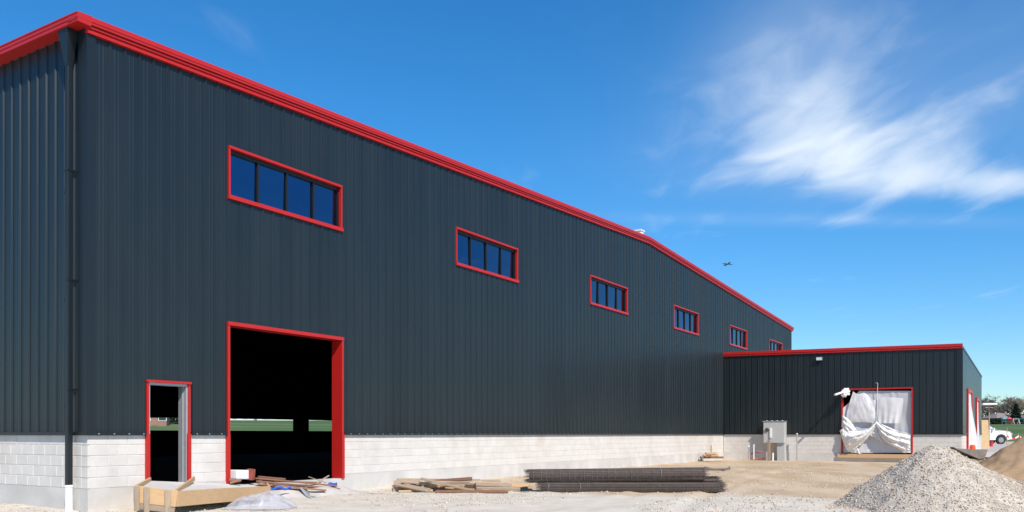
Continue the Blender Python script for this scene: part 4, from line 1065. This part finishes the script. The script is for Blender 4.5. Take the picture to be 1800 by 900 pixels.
for cx in (-.98, -4.55):
    for y_ in (-.80, .80):
        w_ = MB().tube([(cx, y_ - .14, .42), (cx, y_ - .12, .42), (cx, y_ + .12, .42), (cx, y_ + .14, .42)], [.36, .41, .41, .36], 22).build('wheel', M['tyre'], TK)
        s_ = -1 if y_ < 0 else 1
        MB().tube([(cx, y_ + s_ * .10, .42), (cx, y_ + s_ * .146, .42), (cx, y_ + s_ * .150, .42)], [.25, .25, .10], 18).build('rim', M['rim'], w_)
for y_ in (-.72, .72): MB().obox((.02, y_, .98), (.10, .36, .22)).build('headlight', M['lamp'], TK)
MB().obox((.05, 0, .56), (.16, 1.9, .24)).build('bumper', M['steel'], TK); MB().obox((.02, 0, .92), (.08, 1.0, .30)).build('grille', M['steel'], TK)
for y_ in (-.865, .865):
    m = MB(); m.v = [(-1.68, y_ * 1.0, 1.44), (-2.22, y_ * .985, 1.84), (-3.5, y_ * .985, 1.84), (-3.58, y_ * 1.0, 1.44)]; m.f = [(0, 1, 2, 3)]; solid(m.build('side_window', M['pane'], TK), .03)
for y_ in (-1.0, 1.0): MB().obox((-1.75, y_ * 1.08, 1.45), (.12, .2, .2)).build('mirror', M['truck'], TK)
MB().obox((-2.45, -.985, 1.15), (.18, .03, .04)).build('door_handle', M['steel'], TK)

# ------------------------------------------------------------------ far side of the field
def tree_meshes(seed, H, dense, twm):
    rnd = random.Random(seed); tk, cw = MB(), MB()
    def br(p, d_, L, r, lev):
        q = p + d_ * L; mid = p + d_ * L * .5 + Vector((rnd.uniform(-1, 1), rnd.uniform(-1, 1), 0)) * L * .05
        (tk if lev < 3 else cw).tube([p, mid, q], [r, r * .8, r * .6], 5 if lev < 2 else 3, cap=False)
        if lev >= 4:
            for _ in range(dense):
                a = p.lerp(q, rnd.random()); e_ = Vector((rnd.gauss(0, 1), rnd.gauss(0, 1), rnd.gauss(.4, .8))).normalized() * rnd.uniform(.35, .95) * H / 12
                sd = e_.cross(Vector((rnd.random(), rnd.random(), rnd.random()))).normalized() * rnd.uniform(.02, .045) * H / 12
                i = len(cw.v); cw.v += [tuple(a - sd), tuple(a + sd), tuple(a + e_)]; cw.f.append((i, i + 1, i + 2))
            return
        nb_ = rnd.choice((3, 4)) if lev else 5
        for _ in range(nb_):
            ax = Vector((rnd.gauss(0, 1), rnd.gauss(0, 1), rnd.gauss(.15, .3))).normalized()
            nd = (d_ * (.75 if lev else .9) + ax * (.75 if lev else .62)).normalized()
            br(p.lerp(q, rnd.uniform(.55, 1.0)), nd, L * rnd.uniform(.58, .80), r * .58, lev + 1)
    br(Vector((0, 0, -.2)), Vector((rnd.uniform(-.05, .05), rnd.uniform(-.05, .05), 1)).normalized(), H * .32, H * .022, 0)
    return tk.mesh('trunk', M['bark']), cw.mesh('crown', twm)
TV = [tree_meshes(11, 12, 9, M['twig']), tree_meshes(23, 12, 8, M['bud']), tree_meshes(37, 12, 10, M['twig']), tree_meshes(41, 12, 7, M['twig'])]
def place_tree(px, y, sc_, var, label, rz):
    e = empty('bare_tree', gpos(px, y), rz, label, 'tree', 'bare trees beyond the field'); e.scale = (sc_ * 1.25, sc_ * 1.25, sc_ * 1.12)
    put('trunk', TV[var][0], e); put('crown', TV[var][1], e)
trees_ = []
for i, (px, y, s_) in enumerate([(1727, 255, .85), (1738, 262, .98), (1749, 270, .70), (1757, 258, .62), (1764, 275, .75), (1771, 262, .92), (1779, 268, .98), (1788, 258, .80), (1795, 270, .95), (1804, 262, .92), (1818, 268, 1.0), (1836, 262, .9), (1716, 262, .9), (1733, 285, .9), (1784, 288, 1.0), (1758, 292, .8)]):
    trees_.append((px, y, s_, i))
ORD = ['leftmost', 'second', 'third', 'fourth', 'fifth', 'sixth', 'seventh', 'eighth', 'ninth', 'tenth', 'eleventh', 'twelfth', 'thirteenth', 'fourteenth', 'fifteenth', 'sixteenth']
for k_, (px, y, s_, i) in enumerate(sorted(trees_)):
    place_tree(px, y, s_, i % 4, 'bare brown tree beyond the field, ' + ORD[k_] + (' of the row' if k_ == 0 else ' from the left in the row'), i * 1.7)
for i, (px, s_) in enumerate([(262, 1.0), (283, .9), (300, .8), (420, .5), (470, .5), (560, .5), (290, .7), (315, .75)]):
    place_tree(px, (300 if 350 < px else 205) + 8 * (i % 3), s_ * .8, (i + 1) % 4, ('bare tree far off behind the back wall gap in the ' + ('vehicle doorway' if px > 350 else 'small doorway')), i)
def leafball(seed, n, H, shape):
    rnd = random.Random(seed); m = MB()
    for _ in range(n):
        t_ = rnd.random(); a = rnd.uniform(0, 6.283); r = shape(t_) * (rnd.random() ** .5); c = Vector((math.cos(a) * r, math.sin(a) * r, t_ * H))
        e1 = Vector((rnd.gauss(0, 1), rnd.gauss(0, 1), rnd.gauss(0, 1))).normalized() * .16; e2 = e1.cross(Vector((rnd.random(), rnd.random(), 1))).normalized() * .14
        m.quad(c - e1 - e2, c + e1 - e2, c + e1 + e2, c - e1 + e2)
    return m
evm = leafball(5, 1600, 6.2, lambda t_: 1.9 * (1 - t_) ** .8 + .1).mesh('crown', M['ever'])
evt = MB().tube([(0, 0, -.2), (0, 0, 5)], [.16, .04], 6).mesh('trunk', M['bark'])
for px, y, lb in ((1786, 246, 'dark evergreen tree standing in front of the bare trees'), (303, 185, 'evergreen tree seen through the small doorway')):
    e = empty('evergreen_tree', gpos(px, y), 0, lb, 'tree'); put('trunk', evt, e); put('crown', evm, e)
hm = leafball(8, 420, 1.5, lambda t_: 1.5 * (1 - .5 * t_ * t_)).mesh('foliage', M['hedge']); hs = MB().tube([(0, 0, -.1), (0, 0, .8)], .08, 5).mesh('stem', M['bark'])
for i, px in enumerate((1745, 1754, 1762, 1770, 1778, 1787, 1794, 1803)):
    e = empty('shrub', gpos(px, 226 + 3 * (i % 3)), i, 'dark shrub along the far edge of the field, ' + ORD[i] + (' of the row' if i == 0 else ' from the left'), 'shrub', 'shrubs along the field edge'); e.scale = (1.0, 1.0, .9 + .15 * (i % 3)); put('foliage', hm, e); put('stem', hs, e)
def house(px, y, L, D_, Hw, Hr, wm, label, rz=0.0):
    e = empty('house', gpos(px, y), rz, label, 'house')
    MB().box(-L / 2, L / 2, -D_ / 2, D_ / 2, -.5, Hw).build('wall', wm, e)
    m = MB(); o_ = .5
    m.v = [(-L / 2 - o_, -D_ / 2 - o_, Hw - .1), (L / 2 + o_, -D_ / 2 - o_, Hw - .1), (L / 2 + o_, D_ / 2 + o_, Hw - .1), (-L / 2 - o_, D_ / 2 + o_, Hw - .1), (-L / 2 + D_ * .35, 0, Hw + Hr), (L / 2 - D_ * .35, 0, Hw + Hr)]
    m.f = [(0, 1, 5, 4), (2, 3, 4, 5), (1, 2, 5), (3, 0, 4), (3, 2, 1, 0)]; rf = m.build('roof', M['shingle'], e)
    MB().box(L * .2, L * .2 + .8, -.4, .4, Hw + Hr * .5, Hw + Hr + .25).build('chimney', M['brick'], rf)
    for k in range(4):
        x = -L / 2 + L * (k + .5) / 4
        if k == 2: MB().box(x - .5, x + .5, -D_ / 2 - .06, -D_ / 2, -.1, 2.1).build('door', M['brick'], e)
        else:
            w_ = MB().box(x - .8, x + .8, -D_ / 2 - .05, -D_ / 2, .9, 2.1).build('window', M['white'], e); MB().box(x - .68, x + .68, -D_ / 2 - .08, -D_ / 2 - .04, 1.0, 2.0).build('pane', M['pane'], w_)
house(1757, 250, 6.5, 7, 2.1, 1.5, M['brick'], 'low brick house with hipped roof beyond the field, left one', .1)
house(1783, 252, 5.6, 7, 2.0, 1.6, M['siding'], 'pale house with grey hipped roof beyond the field, middle one', -.1)
house(1801, 250, 4, 7, 2.0, 1.3, M['siding'], 'pale house cut by the right edge of the photo', 0)
house(268, 175, 6, 7, 2.0, 1.6, M['brick'], 'brown house seen through the small doorway and back wall opening', .3)
house(440, 300, 14, 8, 2.8, 1.0, M['white'], 'long white building seen through the vehicle doorway', .3)
# utility pole
q = gpos(1738.5, 190); e = empty('utility_pole', q, 0, 'slim wooden utility pole beyond the field behind the annex', 'utility pole')
MB().tube([(0, 0, -.3), (0, 0, 4.4)], [.14, .10], 8).build('pole_shaft', M['oldwood'], e); MB().box(-.9, .9, -.06, .06, 4.0, 4.12).build('crossarm', M['oldwood'], e)
# play equipment
def play(px, m_, label, kind):
    q = gpos(px, 215); e = empty('play_equipment', q, 0, label, 'play equipment'); e.scale = (.8, .8, .75)
    if kind == 0:
        for x in (-.6, .6): MB().tube([(x, 0, -.1), (x, 0, 1.9)], .08, 6).build('post', m_, e)
        MB().box(-.7, .7, -.5, .5, 1.0, 1.12).build('deck', m_, e); MB().beam((.7, 0, 1.05), (2.0, 0, .1), .5, .06).build('slide', m_, e)
        m = MB(); m.v = [(-.8, -.6, 1.8), (.8, -.6, 1.8), (.8, .6, 1.8), (-.8, .6, 1.8), (0, 0, 2.6)]; m.f = [(0, 1, 4), (1, 2, 4), (2, 3, 4), (3, 0, 4)]; m.build('canopy', m_, e)
    else:
        for x in (-.9, .9):
            for s_ in (-1, 1): MB().tube([(x, s_ * .7, -.1), (x, 0, 1.8)], .06, 6).build('leg', m_, e)
        MB().tube([(-.9, 0, 1.8), (.9, 0, 1.8)], .06, 6).build('top_bar', m_, e)
        MB().box(-.3, .3, -.15, .15, .5, .58).build('seat', M['steel'], e)
        for x in (-.3, .3): MB().tube([(x, 0, .55), (x, 0, 1.8)], .02, 4).build('chain', M['steel'], e)
play(1765, M['teal'], 'small dull teal play structure before the far houses', 0)
play(1774, M['redpl'], 'small red play structure before the far houses', 0)
play(1786, M['white'], 'white swing frame before the far houses', 1)
play(1795, M['teal'], 'teal swing frame at the right edge before the houses', 1)
# ------------------------------------------------------------------ aeroplane
ap = at_depth(1279, 464, 1400.0)
AP = empty('aeroplane', ap, 0, 'tiny dark aeroplane with four engines in the blue sky', 'aeroplane'); AP.rotation_euler = (R(10), R(-5), R(200)); AP.scale = (.7, .7, .7)
MB().tube([(0, -13, .3), (0, -11.5, .2), (0, -8, 0), (0, 7, 0), (0, 10, .1), (0, 11.5, .1), (0, 12.2, 0)], [.25, .8, 1.5, 1.6, 1.4, .8, .1], 12).build('fuselage', M['plane'], AP, smooth=True)
for s_ in (-1, 1):
    m = MB(); m.v = [(s_ * 1, 3.5, -.4), (s_ * 1, -1.5, -.4), (s_ * 15, -2.0, .7), (s_ * 15, -.4, .7)]; m.f = [(0, 1, 2, 3)]; solid(m.build('wing', M['plane'], AP), .45)
    for x in (5.5, 10.0): MB().tube([(s_ * x, 3.0, -.6), (s_ * x, 2.4, -.6), (s_ * x, -.2, -.6)], [.5, .8, .5], 10).build('engine', M['plane'], AP)
    m = MB(); m.v = [(s_ * .3, -10, .6), (s_ * .3, -12.6, .6), (s_ * 5, -13, 1.0), (s_ * 5, -11.8, 1.0)]; m.f = [(0, 1, 2, 3)]; solid(m.build('tailplane', M['plane'], AP), .25)
m = MB(); m.v = [(0, -8.5, 1.2), (0, -12.8, .8), (0, -13.6, 5.6), (0, -11.6, 5.6)]; m.f = [(0, 1, 2, 3)]; solid(m.build('tail_fin', M['plane'], AP), .3)
